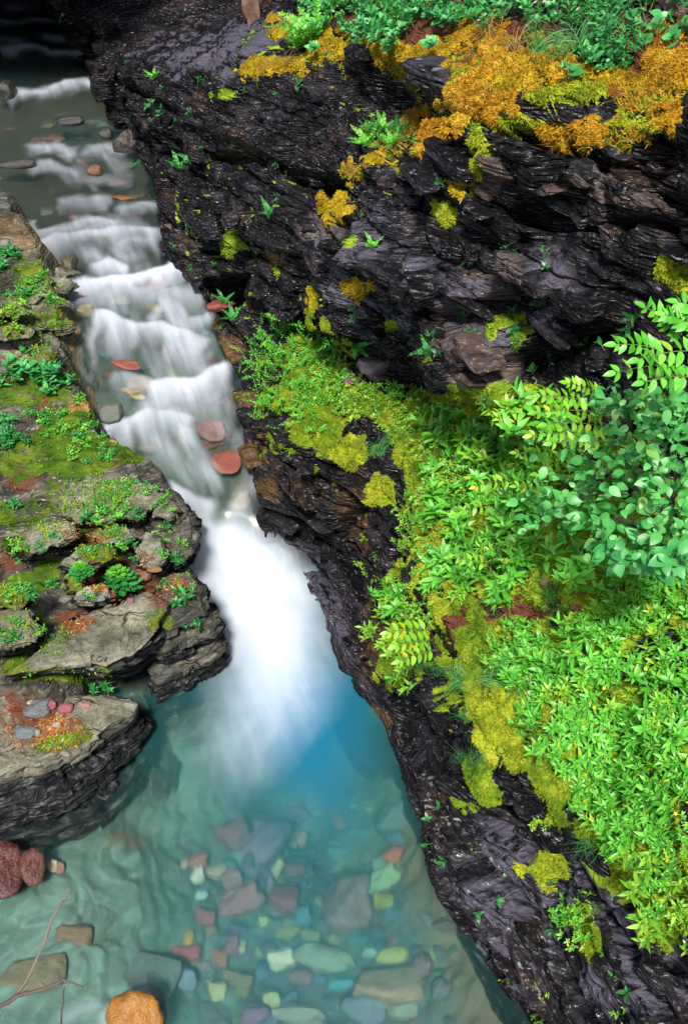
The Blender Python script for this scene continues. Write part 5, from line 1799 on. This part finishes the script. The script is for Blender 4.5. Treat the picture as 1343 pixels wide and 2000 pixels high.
def stone(px, py, rx, ry, ang, col, lb, gp=None, sub=3, lift=0.3, flat=0.7, name='stone', on=None, shape=None):
    if on is None:
        P, W = bed_hit(px, py)
        dist = np.linalg.norm(P - np.array([0, 0, H]))
    else:
        P, Nn = hit(px, py, on)
        dist = np.linalg.norm(P - np.array([0, 0, H]))
    a = rx / F * dist * 1.12
    b = ry / F * dist * 1.25
    o = obj(name, STONE_ME[(sub, rnd.randrange(7) if shape is None else shape)])
    hgt = min(a, b) * flat
    o.scale = (a, b, hgt)
    o.rotation_euler = (rnd.uniform(-.15, .15), rnd.uniform(-.15, .15), -math.radians(ang))
    o.location = (P[0], P[1], P[2] + hgt * lift)
    if on is None and lift > 1.05:      # breaks the surface: sits where the water meets it
        dist = np.linalg.norm(W - np.array([0, 0, H]))
        a, b = rx / F * dist, ry / F * dist
        hgt = min(a, b) * flat
        o.scale = (a, b * 1.1, hgt)
        o.location = (W[0], W[1], W[2] + hgt * min(0.5, lift - 1.05))
    k = 0.66 if (on is None and lift <= 1.05) else 0.55 if on is None else 0.55
    g = sum(col) / 3
    o.color = tuple((c * 1.06 - g * 0.06) * k * (0.75 if sub == 2 and on is None else 1.0) for c in col) + (1,)
    return tag(o, lb, 'stone', gp)


def Z(zx, zy, rx, ry): return 340 + zx / 2.583, 1560 + zy / 2.583, rx / 2.583, ry / 2.583


MAUVE, MAROON, RUST_, TEAL, OLIVE, CREAM, TANC, BLUE, GREY = (.26, .11, .12), (.20, .045, .05), (.34, .09, .04), (.07, .17, .15), (.24, .23, .07), (.62, .58, .40), (.42, .28, .15), (.11, .17, .22), (.19, .21, .18)
POOL = [
    (295, 215, 75, 66, -30, MAROON, 'broad maroon stone where the foam fades out'), (455, 270, 85, 120, 30, (.17, .09, .13), 'large dull purple slab lying just below the foam'), (600, 105, 45, 34, 0, (.24, .12, .10), 'brownish pink stone at the edge of the deep blue water'),
    (612, 205, 52, 30, 0, (.50, .30, .16), 'peach coloured block below the deep blue water'), (835, 145, 44, 28, 45, RUST_, 'rust red leaning stone nearest the deep water on the wall side'), (940, 190, 85, 28, -8, TEAL, 'long teal stone touching the dark slab by the wall'),
    (1090, 130, 75, 60, 0, (.09, .15, .15), 'big smooth blue green slab with a black shadow by the wall'), (1100, 305, 45, 40, 30, (.40, .10, .05), 'red orange stone under the blue green slab'), (1050, 430, 85, 42, -25, (.26, .42, .22), 'pale green slanted block beside the biggest mauve stone'),
    (1055, 545, 48, 42, 0, (.28, .28, .05), 'olive yellow stone right of the biggest mauve stone'), (880, 580, 108, 112, 0, (.23, .12, .12), 'biggest mauve stone in the middle of the pool bed'), (600, 375, 55, 32, 0, (.14, .03, .05), 'dark wine red oval stone'),
    (505, 380, 60, 22, -60, (.46, .45, .28), 'pale yellow sliver stone beside the purple slab'), (118, 405, 35, 32, 0, (.66, .66, .52), 'round white stone at the edge of the pale shelf'), (215, 385, 48, 30, -10, (.48, .38, .24), 'tan stone beside the round white one'),
    (290, 445, 50, 45, 0, (.32, .13, .13), 'dusty red stone under the tan one'), (120, 335, 50, 35, 20, (.34, .11, .07), 'rust stone above the round white one'), (55, 345, 20, 22, 0, (.45, .32, .24), 'small pinkish stone at the shelf edge'),
    (325, 545, 115, 52, -10, (.30, .11, .12), 'long mauve red boulder in the stone field'), (140, 505, 30, 22, 0, (.5, .6, .56), 'small pale blue stone at the shelf edge'), (555, 540, 65, 60, 0, (.26, .06, .07), 'dark red squarish stone'),
    (160, 625, 45, 40, 0, (.32, .08, .09), 'plain red stone left alone by the shelf'), (75, 725, 25, 40, 0, (.50, .30, .05), 'ochre upright stone at the shelf edge'), (65, 810, 65, 40, -10, (.38, .06, .07), 'crimson stone under the ochre one'),
    (235, 830, 35, 45, 0, (.38, .14, .07), 'rust orange stone beside the plum stone'), (290, 760, 40, 40, 0, (.25, .08, .12), 'plum coloured stone touching a pale tan one'), (340, 755, 22, 30, 0, (.46, .40, .24), 'small pale tan stone touching the plum one'),
    (545, 840, 58, 45, -20, (.78, .74, .52), 'bright cream white stone, the palest in the pool'), (750, 840, 140, 56, 12, (.26, .29, .20), 'long grey green slab next to the cream white stone'), (575, 695, 60, 32, 0, (.30, .28, .10), 'olive oblong stone above the cream one'),
    (690, 730, 45, 40, 0, (.26, .26, .13), 'grey olive stone above the long slab'), (1095, 808, 70, 33, 0, (.46, .46, .12), 'yellow green block, the yellowest in the pool'), (1000, 790, 50, 22, 0, (.30, .50, .42), 'pale turquoise stone touching the yellow block'),
    (1080, 985, 150, 75, -8, (.34, .21, .12), 'big tan brown boulder low in the pool'), (1155, 1070, 70, 45, 0, (.26, .29, .19), 'grey green stone in front of the big tan boulder'), (945, 1095, 95, 50, 0, (.15, .19, .24), 'blue grey slab in front of the big tan boulder'),
    (55, 940, 50, 40, 0, (.17, .23, .30), 'blue grey stone under the crimson one'), (220, 985, 40, 38, 0, (.50, .46, .24), 'pale yellow round stone among blue ones'), (320, 935, 70, 35, 8, (.22, .16, .09), 'brown oblong stone below the plum one'),
    (490, 1035, 38, 30, 0, (.50, .48, .24), 'pale yellow stone low in the field'), (410, 1115, 65, 35, 0, (.27, .11, .20), 'purple stone at the lower edge'), (610, 1110, 120, 30, 0, (.30, .30, .24), 'wide pale grey slab at the lower edge'),
    (840, 955, 60, 25, 0, (.10, .32, .36), 'bright blue teal stone beside the big tan boulder'), (1240, 860, 45, 45, 0, (.20, .10, .11), 'dark mauve stone near the wall foot'), (830, 290, 60, 30, -5, TEAL, 'teal oblong stone under the long teal one'),
    (1040, 345, 50, 32, -40, (.16, .30, .24), 'green grey slanted stone'), (720, 85, 30, 25, 0, OLIVE, 'olive stone in the dim deep edge'), (910, 45, 22, 12, -15, (.40, .45, .18), 'small yellow green stone in the deep edge'),
    (980, 60, 20, 16, 0, (.36, .46, .24), 'small pale green stone in the deep edge'), (640, 620, 50, 40, 0, (.08, .18, .24), 'blue teal round stone'), (450, 625, 22, 22, 0, (.46, .48, .26), 'small pale green triangular stone'),
    (755, 550, 25, 28, 0, (.36, .36, .30), 'small pale grey stone touching the biggest mauve stone'), (640, 915, 55, 30, 10, (.24, .12, .14), 'dusty mauve stone under the long slab'), (420, 145, 50, 25, 0, (.17, .14, .12), 'brown grey stone in the foam edge')]
for zx, zy, rx, ry, an, col, lb in POOL:
    a, b, c, d = Z(zx, zy, rx, ry)
    stone(a, b, c, d, an, col, lb, 'coloured stones on the pool bed', lift=1.0)
PAL = [TEAL, BLUE, GREY, (.10, .16, .16), (.16, .2, .2), MAUVE, OLIVE, (.09, .13, .16), (.22, .13, .10), (.3, .3, .22), (.12, .2, .24), (.13, .10, .12)]
FIELD = [(440, 1620), (560, 1585), (700, 1575), (800, 1620), (850, 1720), (900, 1830), (930, 1920), (960, 2010), (420, 2010), (340, 1990), (330, 1880), (365, 1800), (360, 1690)]
n_ = 0
while n_ < 115:
    a, b = rnd.uniform(320, 960), rnd.uniform(1575, 2030)
    if not in_poly(np.array(a), np.array(b), FIELD):
        continue
    rr = rnd.uniform(8, 19)
    stone(a, b, rr * rnd.uniform(.9, 1.4), rr * rnd.uniform(.6, .9), rnd.uniform(-90, 90), tuple(x * rnd.uniform(.7, 1.25) for x in rnd.choice(PAL)), 'dull small cobble filling in between the coloured pool stones', 'small cobbles on the pool bed', 2, 0.0)
    n_ += 1

for zone, cnt_, r0, r1 in [([(120, 560), (380, 560), (470, 900), (400, 960), (250, 880), (160, 680)], 45, 7, 17), ([(20, 230), (220, 240), (300, 420), (320, 480), (100, 470), (60, 430), (0, 400)], 45, 5, 12)]:
    n_ = 0
    while n_ < cnt_:
        a, b = rnd.uniform(0, 480), rnd.uniform(220, 970)
        if not in_poly(np.array(a), np.array(b), zone):
            continue
        rr = rnd.uniform(r0, r1)
        stone(a, b, rr * rnd.uniform(1, 1.5), rr * rnd.uniform(.5, .8), rnd.uniform(-40, 40), tuple(x * rnd.uniform(.5, 1.0) for x in rnd.choice([TEAL, GREY, MAUVE, MAROON, OLIVE, TANC, (.1, .09, .07), (.07, .06, .05), RUST_])), 'dull little stone on the bed under the rapids', 'small stones under the rapids', 2, 0.1)
        n_ += 1
OTHER = [
    # px, py, rx, ry, angle, colour, label, lift, flat
    (4, 1722, 42, 50, 0, (.10, .018, .016), 'dark red boulder breaking the water under the layered slab', 1.6, 1.0), (64, 1706, 24, 30, 0, (.12, .03, .015), 'red brown boulder beside the dark red one', 1.8, 1.2),
    (103, 1698, 10, 10, 0, (.5, .42, .28), 'pale pebble beside the red brown boulder', 1.0, .8), (117, 1702, 9, 9, 0, (.38, .2, .16), 'pinkish pebble beside the pale one', 1.0, .8),
    (245, 714, 28, 14, 0, (.34, .085, .055), 'flat brick red stone in the middle of the cascade', 1.1, .5), (262, 786, 22, 9, 0, (.52, .30, .05), 'oblong ochre stone under the clear cascade water', 1.0, .6), (271, 798, 14, 7, 0, (.58, .44, .18), 'smaller buff stone below the ochre one', 1.0, .6),
    (440, 918, 28, 30, 10, (.42, .10, .06), 'brick red stone just above the fall', .9, .5), (412, 862, 26, 24, 0, (.26, .10, .07), 'brown red stone above the brick red one', .8, .5), (186, 340, 14, 11, 0, (.16, .06, .02), 'brown orange rock poking out of the upper rapids', 2.0, 1.0),
    (242, 388, 22, 8, 0, (.26, .10, .03), 'orange stone under the thin upper rapids', 1.2, .5), (136, 524, 13, 26, 0, (.13, .11, .06), 'upright olive brown boulder beside the long white step', 1.7, 1.3), (308, 590, 26, 13, -15, (.20, .06, .05), 'wine red stone under the veil of the second step', 1.0, .5),
    (276, 762, 22, 20, 0, (.36, .22, .13), 'tan stone in the side spill', .8, .5), (214, 812, 26, 22, 0, (.11, .13, .10), 'grey green boulder with a trickle at the bank edge', 1.3, .9), (135, 243, 28, 10, 0, (.006, .006, .006), 'wet black boulder in the dark upper water', 2.0, .9),
    (10, 186, 18, 18, 0, (.02, .02, .02), 'dim grey boulder beside the upper fall', 1.6, 1.0), (246, 288, 22, 18, 0, (.035, .02, .018), 'dark angular rock at the foot of the black cliff', 2.0, 1.2), (208, 268, 12, 10, 0, (.03, .026, .024), 'small dark rock in the upper rapids', 1.8, 1.0),
    (34, 326, 34, 11, 0, (.02, .017, .013), 'low brown rock bar at the edge of the upper shallows', 1.8, .8), (8, 443, 16, 10, 0, (.48, .20, .05), 'orange stone lying at the shallow edge', 2.0, .8), (95, 282, 26, 8, -10, (.20, .07, .05), 'reddish rock sill under the upper spill', 1.0, .6),
    (264, 2008, 50, 42, 0, (.42, .17, .018), 'orange brown rock breaking the water at the pool outlet', 1.5, 1.1), (375, 470, 16, 10, 0, (.03, .02, .018), 'dark rock at the foot of the cliff beside the rapids', 1.6, 1.0), (325, 450, 12, 9, 0, (.10, .05, .03), 'brown stone at the cliff foot', 1.5, .9),
    (20, 415, 12, 7, 0, (.06, .07, .08), 'small grey stone on the shallow shelf', 1.6, .8), (225, 365, 20, 9, 0, (.16, .06, .05), 'dull red stone under the upper rapids', .9, .5), (470, 985, 18, 20, 0, (.34, .26, .10), 'mustard stone at the wall side of the lip', .8, .6),
    (200, 470, 18, 8, 0, (.20, .24, .10), 'greenish stone under the rapids', .8, .5), (330, 660, 26, 10, 0, (.16, .15, .12), 'grey brown slab under the third step', .8, .5), (170, 640, 16, 14, 0, (.34, .22, .06), 'ochre stone in the clear side water', .9, .6)]
for px, py, rx, ry, an, col, lb, lift, flat in OTHER:
    stone(px, py, rx, ry, an, col, lb, 'stones in the cascade' if py < 1100 else None, 3, lift, flat, shape=0 if py > 1650 else None)
# sunken flat slabs on the pale shelf
for px, py, rx, ry, an, col, lb in [(64, 1905, 52, 28, -8, (.17, .16, .09), 'submerged squarish brown slab on the pale shelf'), (285, 1905, 54, 36, 20, (.10, .14, .13), 'submerged dark slab behind the orange rock'), (145, 1830, 30, 20, 0, (.20, .14, .08), 'submerged brown patch stone on the pale shelf')]:
    stone(px, py, rx, ry, an, col, lb, 'sunken slabs on the pale shelf', 3, 0.2, .3)
# loose stones on the rock
for px, py, rx, ry, an, col, lb, on, flat in [
    (738, 722, 36, 18, -20, (.13, .09, .11), 'purple grey slab tucked under the overhang', 'c', .7), (733, 740, 20, 12, 0, (.26, .15, .15), 'pinkish block in front of the purple slab', 'c', .8), (686, 742, 18, 10, -20, (.22, .13, .13), 'small pink slab lying on the ledge moss', 'c', .7),
    (424, 605, 26, 14, -50, (.30, .055, .045), 'red slab leaning at the foot of the cliff beside the cascade', 'c', .6), (1060, 1137, 9, 9, 0, (.5, .2, .16), 'pink pebble in the brown hollow of the herbs', 'c', .8), (1120, 1185, 12, 6, 0, (.4, .1, .07), 'red chip on the brown hollow rim', 'c', .6),
    (1322, 15, 30, 40, 20, (.16, .07, .08), 'purple boulder in the top corner of the slope', 'c', .9), (68, 1369, 13, 6, 0, (.6, .55, .44), 'cream chip on the red litter of the low slab', 'b', .6), (103, 1375, 11, 8, 20, (.34, .10, .12), 'crimson chip beside the cream one', 'b', .7),
    (127, 1379, 13, 9, 0, (.38, .11, .13), 'crimson block beside the crimson chip', 'b', .8), (164, 1371, 11, 7, 0, (.50, .24, .22), 'pink chip near the mossy edge of the low slab', 'b', .7), (72, 1390, 22, 16, 0, (.15, .17, .17), 'flat grey stone in the red litter', 'b', .5),
    (50, 1425, 20, 14, 10, (.15, .17, .18), 'second flat grey stone in the red litter', 'b', .5), (72, 1426, 7, 6, 0, (.4, .35, .28), 'little buff pebble in the red litter', 'b', .8), (285, 1122, 14, 12, 10, (.30, .11, .06), 'orange brown stone beside the fir seedling', 'b', .7),
    (302, 1109, 14, 5, 0, (.36, .15, .05), 'orange sliver above the orange brown stone', 'b', .6), (253, 1168, 6, 6, 0, (.34, .12, .16), 'pink pebble under the fir seedling', 'b', .8), (125, 1172, 12, 8, 0, (.24, .24, .20), 'grey pebble under the small lance herb', 'b', .7),
    (202, 1174, 9, 5, 0, (.24, .27, .28), 'bluish chip above the big slab', 'b', .6), (190, 1026, 12, 6, 0, (.45, .22, .10), 'tan chip in the litter above the seedling', 'b', .6), (6, 728, 12, 8, 0, (.14, .15, .13), 'grey stone at the fern clump on the bank', 'b', .7),
    (110, 1410, 10, 5, 0, (.5, .4, .32), 'pale chip at the rim of the red litter', 'b', .6), (40, 1452, 8, 5, 0, (.45, .2, .1), 'orange chip at the rim of the low slab', 'b', .6), (155, 1168, 8, 6, 0, (.17, .17, .15), 'small dark stone beside the litter', 'b', .7)]:
    stone(px, py, rx, ry, an, col, lb, None, 3 if rx > 15 else 2, 0.4, flat, on=on)

# ------------------------------------------------------------------ broken blocks standing proud of the cliff
BLK = []
for i in range(8):
    v, f = stone_shape(140 + i, 3, 0.72, 0.10)
    q = np.floor(v[:, 2] * 4.0 + 0.3 * vnoise(v[:, 0] * 3, v[:, 1] * 3, 0, i))
    k = 1 + 0.12 * (hsh(q.astype(np.int64), q.astype(np.int64) * 0, q.astype(np.int64) * 0, i) - 0.5)
    v = v * np.stack([k, k, np.ones_like(k)], -1)
    BLK.append((v, f))
M_BLOCKS = {}
def block(px, py, sx, sy, sz, kind, seed, rot=None):
    P, Nn = hit(px, py)
    v, f = BLK[seed % 8]
    a = math.atan2(A_S[1], A_S[0]) if rot is None else rot
    sc = np.array([sx, sy, sz])
    q = v * sc
    R = np.array([[math.cos(a), -math.sin(a), 0], [math.sin(a), math.cos(a), 0], [0, 0, 1]])
    q = q @ R.T
    n = len(q)
    at = {k2: np.zeros(n) for k2 in ('moss', 'omoss', 'soil', 'violet', 'pale', 'ochre', 'dry')}
    if kind in at:
        at[kind] += 0.35
    obj('rock_block', raw_mesh('rock_block', q, f, M_CLIFF, False, at), cliff, loc=P - Nn * min(sx, sy) * 0.55)


for i, (px, py, a, b, c, kd) in enumerate([(905, 745, .15, .10, .06, 'pale'), (960, 735, .16, .12, .05, 'pale'), (940, 700, .18, .12, .05, 'pale'), (1000, 755, .12, .12, .04, ''), (880, 700, .12, .10, .05, ''), (1145, 352, .11, .08, .035, 'pale'), (1075, 365, .13, .1, .04, 'pale'),
                                           (1180, 395, .09, .08, .04, 'pale'), (1260, 390, .08, .07, .03, 'pale'), (960, 345, .12, .1, .05, 'pale'), (945, 370, .09, .08, .04, 'pale'), (1090, 390, .12, .1, .04, ''), (1125, 400, .10, .1, .05, ''), (430, 700, .2, .12, .05, 'ochre'),
                                           (490, 880, .16, .1, .05, 'ochre'), (960, 530, .14, .1, .05, ''), (700, 130, .2, .15, .1, ''), (850, 160, .25, .15, .08, 'violet'), (1020, 90, .1, .1, .08, '')]):
    block(px, py, a, b, c, kd, i)
wb = ((W_ > 1.1) & (W_ < 1.9))[None, :] * 0.7 + ((W_ > 4.05) & (W_ < 6.2))[None, :] * 1.0
wb = (wb * np.ones_like(cpx) * (cA['moss'] < 0.2)).ravel()
for i, k in enumerate(scatter_on_cliff(wb, 190, 0.11)):
    z = rnd.uniform(.5, 1.25)
    block(PX[k], PY[k], rnd.uniform(.08, .26) * z, rnd.uniform(.05, .09) * z, rnd.uniform(.02, .065) * z, '', i, math.atan2(A_S[1], A_S[0]) + rnd.gauss(0, .25))

# pale weathered rock stub on the flat top
P, Nn = hit(487, 42)
v, f = stone_shape(171, 3, 0.6, 0.2)
o = obj('rock_stub', raw_mesh('rock_stub', v * np.array([.085, .08, .36]), f, M_STONE), loc=P + np.array([0, 0.05, .28]))
o.color = (.16, .085, .06, 1)
tag(o, 'pale pinkish rock stub standing at the back of the flat rock', 'rock')

# ------------------------------------------------------------------ plants on the near bank
def bank_herb(px, py, key, sc, lb, split=True, name=None):
    P, Nn = hit(px, py, 'b')
    put_herb(key, place(P, Nn, 1.0, 0.3, scale=sc), lb, 'herbs on the rock bank', split, name)


for px, py, key, sc, lb in [
    (72, 1160, 'bankherb', 1.1, 'small lance leaved herb beside the mossy block'), (100, 1140, 'bankherb', .8, 'little herb above the lance leaved one'), (358, 1160, 'bankherb', 1.3, 'bushy green herb at the shoulder of the bank above the fall'), (385, 1222, 'bankherb', .7, 'tiny herb on the black rock tip'),
    (205, 1338, 'bankherb', 1.0, 'low spreading herb in the crack between the two big slabs'), (180, 1340, 'bankherb', .8, 'low herb next to the spreading one in the slab crack'), (350, 1100, 'bankherb', .9, 'herb on the edge rock above the white fall'), (15, 1240, 'bankherb', 1.0, 'herb against the grey block at the edge of view'),
    (40, 990, 'bankherb', .9, 'herb on the brown moss beside the pale block'), (215, 1000, 'small', 1.2, 'leafy row plant under the layered plates'), (245, 1010, 'small', 1.2, 'second leafy row plant under the layered plates'), (280, 1015, 'bankherb', .9, 'leafy plant at the end of the row under the plates'),
    (165, 1010, 'bankherb', 1.0, 'taller plant at the start of the row under the plates'), (310, 990, 'small', 1.0, 'small plant on the edge rock beside the plates'), (250, 965, 'small', .8, 'sparse plant between the plates'), (290, 960, 'small', .9, 'plant by the wet edge of the plates'),
    (30, 1070, 'small', .9, 'yellow green plant below the pale block'), (240, 1060, 'small', .7, 'small plant above the seedling'), (85, 1230, 'small', .6, 'sprout beside the pointed grey block')]:
    bank_herb(px, py, key, sc, lb)
BW = np.zeros(len(BALL))
for zone, kinds, cnt_, sc, lb, gp in [
    ([(-20, 920), (330, 930), (380, 1140), (240, 1150), (90, 1210), (-20, 1280)], ['small', 'small', 'bankherb', 'smallime'], 38, .55, 'tiny herb in a crack of the slabs', 'tiny herbs in the slab cracks'),
    ([(30, 715), (110, 700), (130, 760), (100, 790), (30, 780), (10, 750)], ['bankherb', 'ovate'], 16, .95, 'rich green herb in the round clump on the bank', 'herbs in the round bank clump'),
    ([(-20, 820), (40, 820), (45, 880), (-20, 900)], ['bankherb', 'bankherb'], 9, 1.0, 'green herb in the low clump at the edge of view', 'herbs in the low edge clump'),
    ([(60, 800), (160, 780), (190, 850), (230, 890), (150, 930), (60, 900)], ['small', 'bankherb'], 26, .75, 'small herb in the green carpet of the bank', 'herbs in the bank carpet'),
    ([(-20, 500), (70, 510), (110, 600), (100, 640), (40, 600), (-20, 580)], ['small', 'bankherb'], 18, .8, 'small herb on the upper thin rock layers', 'herbs on the upper layers'),
    ([(-20, 480), (18, 490), (18, 540), (-20, 550)], ['bankherb'], 5, 1.1, 'pale green herb at the top end of the bank', 'herbs at the bank top'), ([(-20, 600), (25, 610), (25, 650), (-20, 650)], ['smallime'], 6, 1.2, 'yellow green herb beside the thin plates', 'herbs beside the thin plates')]:
    w = in_poly(_bx, _by, zone) & _bv
    idx = np.nonzero(w)[0]
    if len(idx) == 0:
        continue
    for k in rng.choice(idx, size=min(cnt_, len(idx)), replace=False):
        put_herb(rnd.choice(kinds), place(BALL[k], BNAL[k], 1.0, 0.2, scale=sc * rnd.uniform(.8, 1.3)), lb, gp)


def fir_seedling(px, py, h, lb):
    P, Nn = hit(px, py, 'b')
    e = empty('fir_seedling', tuple(P), lb, 'conifer')
    tv, tf = tube([(0, 0, -.02), (0.005, 0, h * .5), (0, 0.01, h)], .006, .002, 6)
    obj('trunk', raw_mesh('trunk', tv, tf, ML['wood']), e)
    r = np.random.default_rng(901)
    for k in range(26):
        f = (k + 1) / 27
        a = k * 2.4
        L = h * (0.62 * (1 - f) + 0.10)
        d = np.array([math.cos(a), math.sin(a), 0.25])
        d /= np.linalg.norm(d)
        p0 = np.array([0, 0, h * (0.12 + 0.85 * f)])
        pts = [p0 + d * L * t + np.array([0, 0, -0.25 * L * t * t]) for t in np.linspace(0, 1, 5)]
        bv_, bf_ = tube(pts, .003, .001, 4)
        br = obj('branch', raw_mesh('branch', bv_, bf_, ML['wood']), e)
        ms = []
        for t in np.linspace(0.12, 1, 26):
            q = p0 + d * L * t + np.array([0, 0, -0.25 * L * t * t])
            for sd in (-1, 1, 0):
                sv_ = np.cross(d, [0, 0, 1])
                nd = d * 0.7 + sv_ * sd * 0.9 + np.array([0, 0, 0.35 + 0.2 * r.normal()])
                ms.append(leaf_at(q, nd, np.array([0, 0, 1.0]), 0.022))
            # side twigs
        for t in (0.35, 0.55, 0.75):
            for sd in (-1, 1):
                q = p0 + d * L * t
                dd2 = d * 0.7 + np.cross(d, [0, 0, 1]) * sd
                dd2 /= np.linalg.norm(dd2)
                for u in np.linspace(0.1, 1, 10):
                    for s2 in (-1, 1):
                        ms.append(leaf_at(q + dd2 * L * 0.38 * u, dd2 * 0.7 + np.cross(dd2, [0, 0, 1]) * s2 * 0.8 + np.array([0, 0, .3]), np.array([0, 0, 1.0]), 0.02))
        jv_, jf_ = join_leaves(ms, 'tiny')
        tag(obj('needles', raw_mesh('needles', jv_, jf_, ML['deep' if f < .6 else 'bright']), br), kind='stuff')
    return e


fir_seedling(238, 1150, 0.24, 'little fir seedling standing in the litter above the big slab')
fir_seedling(165, 1122, 0.12, 'smaller fir seedling spreading beside the taller one')

# green carpet, moss fur and litter on the bank
def flecks(idx, count, L, shape, mat, name, label, flat=0.4, hang=0.01):
    r = np.random.default_rng(len(name) * 7 + count)
    k = r.choice(idx, size=count)
    ms = []
    for q in k:
        a = r.random() * 6.283
        d = np.array([math.cos(a), math.sin(a), flat * r.random()])
        p = BALL[q] + np.array([r.normal() * .012, r.normal() * .012, hang * r.random()])
        ms.append(leaf_at(p, d, np.array([.3 * r.normal(), .3 * r.normal(), 1.0]), L * (.6 + .8 * r.random())))
    v, f = join_leaves(ms, shape)
    tag(obj(name, raw_mesh(name, v, f, mat)), label, kind='stuff')


mo_w = np.nonzero((blobs(_bx, _by, B_MOSS, 0.3 * fbm(BALL[:, 0] * 4, BALL[:, 1] * 4, BALL[:, 2] * 4, 14, 3)) > 0.35) & _bv)[0]
so_w = np.nonzero((blobs(_bx, _by, B_SOIL, 0.3 * fbm(BALL[:, 0] * 4, BALL[:, 1] * 4, BALL[:, 2] * 4, 15, 3)) > 0.35) & _bv & (BNAL[:, 2] > 0.5))[0]
flecks(mo_w, 9000, 0.022, 'tiny', MM['green'], 'moss', 'short moss fur on the bank rock', 1.2, 0.006)
flecks(mo_w, 1500, 0.028, 'tiny', ML['deep'], 'ground_cover', 'tiny creeping leaves over the bank moss', 0.8, 0.02)
flecks(so_w, 2600, 0.022, 'leaflet', ML['rust'], 'leaf_litter', 'red brown leaf litter on the bank', 0.2, 0.006)
flecks(so_w, 500, 0.03, 'lance', ML['straw'], 'leaf_litter', 'straw coloured needles and leaf bits in the litter', 0.15, 0.006)

# small bits of green clinging to the black cliff
cl = (((W_ > 1.1) & (W_ < 1.95)) | ((W_ > 4.0) & (W_ < 6.2)))[None, :] * np.ones_like(cpx)
cl = (cl * smooth(0.1, 0.5, fbm(SS * 1.2, N_ * 1.2, Z_ * 1.2, 77, 3))).ravel()
for i, k in enumerate(scatter_on_cliff(cl, 70, 0.18)):
    dark = PY[k] < 760
    put_herb('shade' if dark else rnd.choice(['small', 'smallime', 'shade']), place(_cflat[k], _cn[k], 0.3, 1.0, scale=rnd.uniform(.4, .8)),
             'tiny dark green sprig clinging to the black cliff' if dark else 'tiny green sprig on the dark pool wall', 'sprigs on the black cliff' if dark else 'sprigs on the pool wall')

# ------------------------------------------------------------------ twigs over the pool
def twig(name, lb, pts, r0, r1, sides=6, knots=()):
    p = np.array([at_t(a, b, t) for a, b, t in pts])
    fine = np.array([[np.interp(u, np.arange(len(p)), p[:, k]) for k in range(3)] for u in np.linspace(0, len(p) - 1, len(p) * 5)])
    fine = fine + 0.004 * np.stack([fbm(fine[:, 0] * 22, fine[:, 1] * 22, 0, 95 + k, 2) for k in range(3)], -1)
    c = fine[0]
    v, f = tube(fine - c, r0, r1, sides)
    o = obj(name, raw_mesh(name, v, f, ML['wood']), loc=c)
    for i, k in enumerate(knots):
        q = fine[int(k * (len(fine) - 1))] - c
        d = rng.normal(size=3) * 0.02
        sv_, sf_ = tube([q, q + d * .6, q + d], r1 * .9, r1 * .4, 4)
        obj('side_shoot', raw_mesh('side_shoot', sv_, sf_, ML['wood']), o)
    return tag(o, lb, 'twig', 'bare twigs over the pool')


twig('twig', 'bare grey twig forking upright over the pale shelf', [(-420, 2330, 4.6), (-200, 2130, 4.5), (-60, 2010, 4.4), (30, 1945, 4.35), (57, 1910, 4.33), (87, 1845, 4.3), (95, 1810, 4.3), (122, 1760, 4.28), (134, 1737, 4.27)], .011, .0032, knots=(.5, .62, .7, .8, .88))
twig('twig', 'bleached twig bending flat with a crooked tip', [(-420, 2330, 4.62), (-200, 2120, 4.5), (-30, 1985, 4.38), (30, 1947, 4.33), (70, 1935, 4.3), (102, 1927, 4.28), (127, 1914, 4.26), (145, 1920, 4.25), (165, 1928, 4.24)], .011, .004, knots=(.6, .75, .85))
twig('twig', 'thin dark stem rising beside the orange rock', [(120, 2080, 4.7), (121, 2010, 4.65), (123, 1960, 4.6), (124, 1925, 4.6)], .005, .0028, knots=(.4, .7))
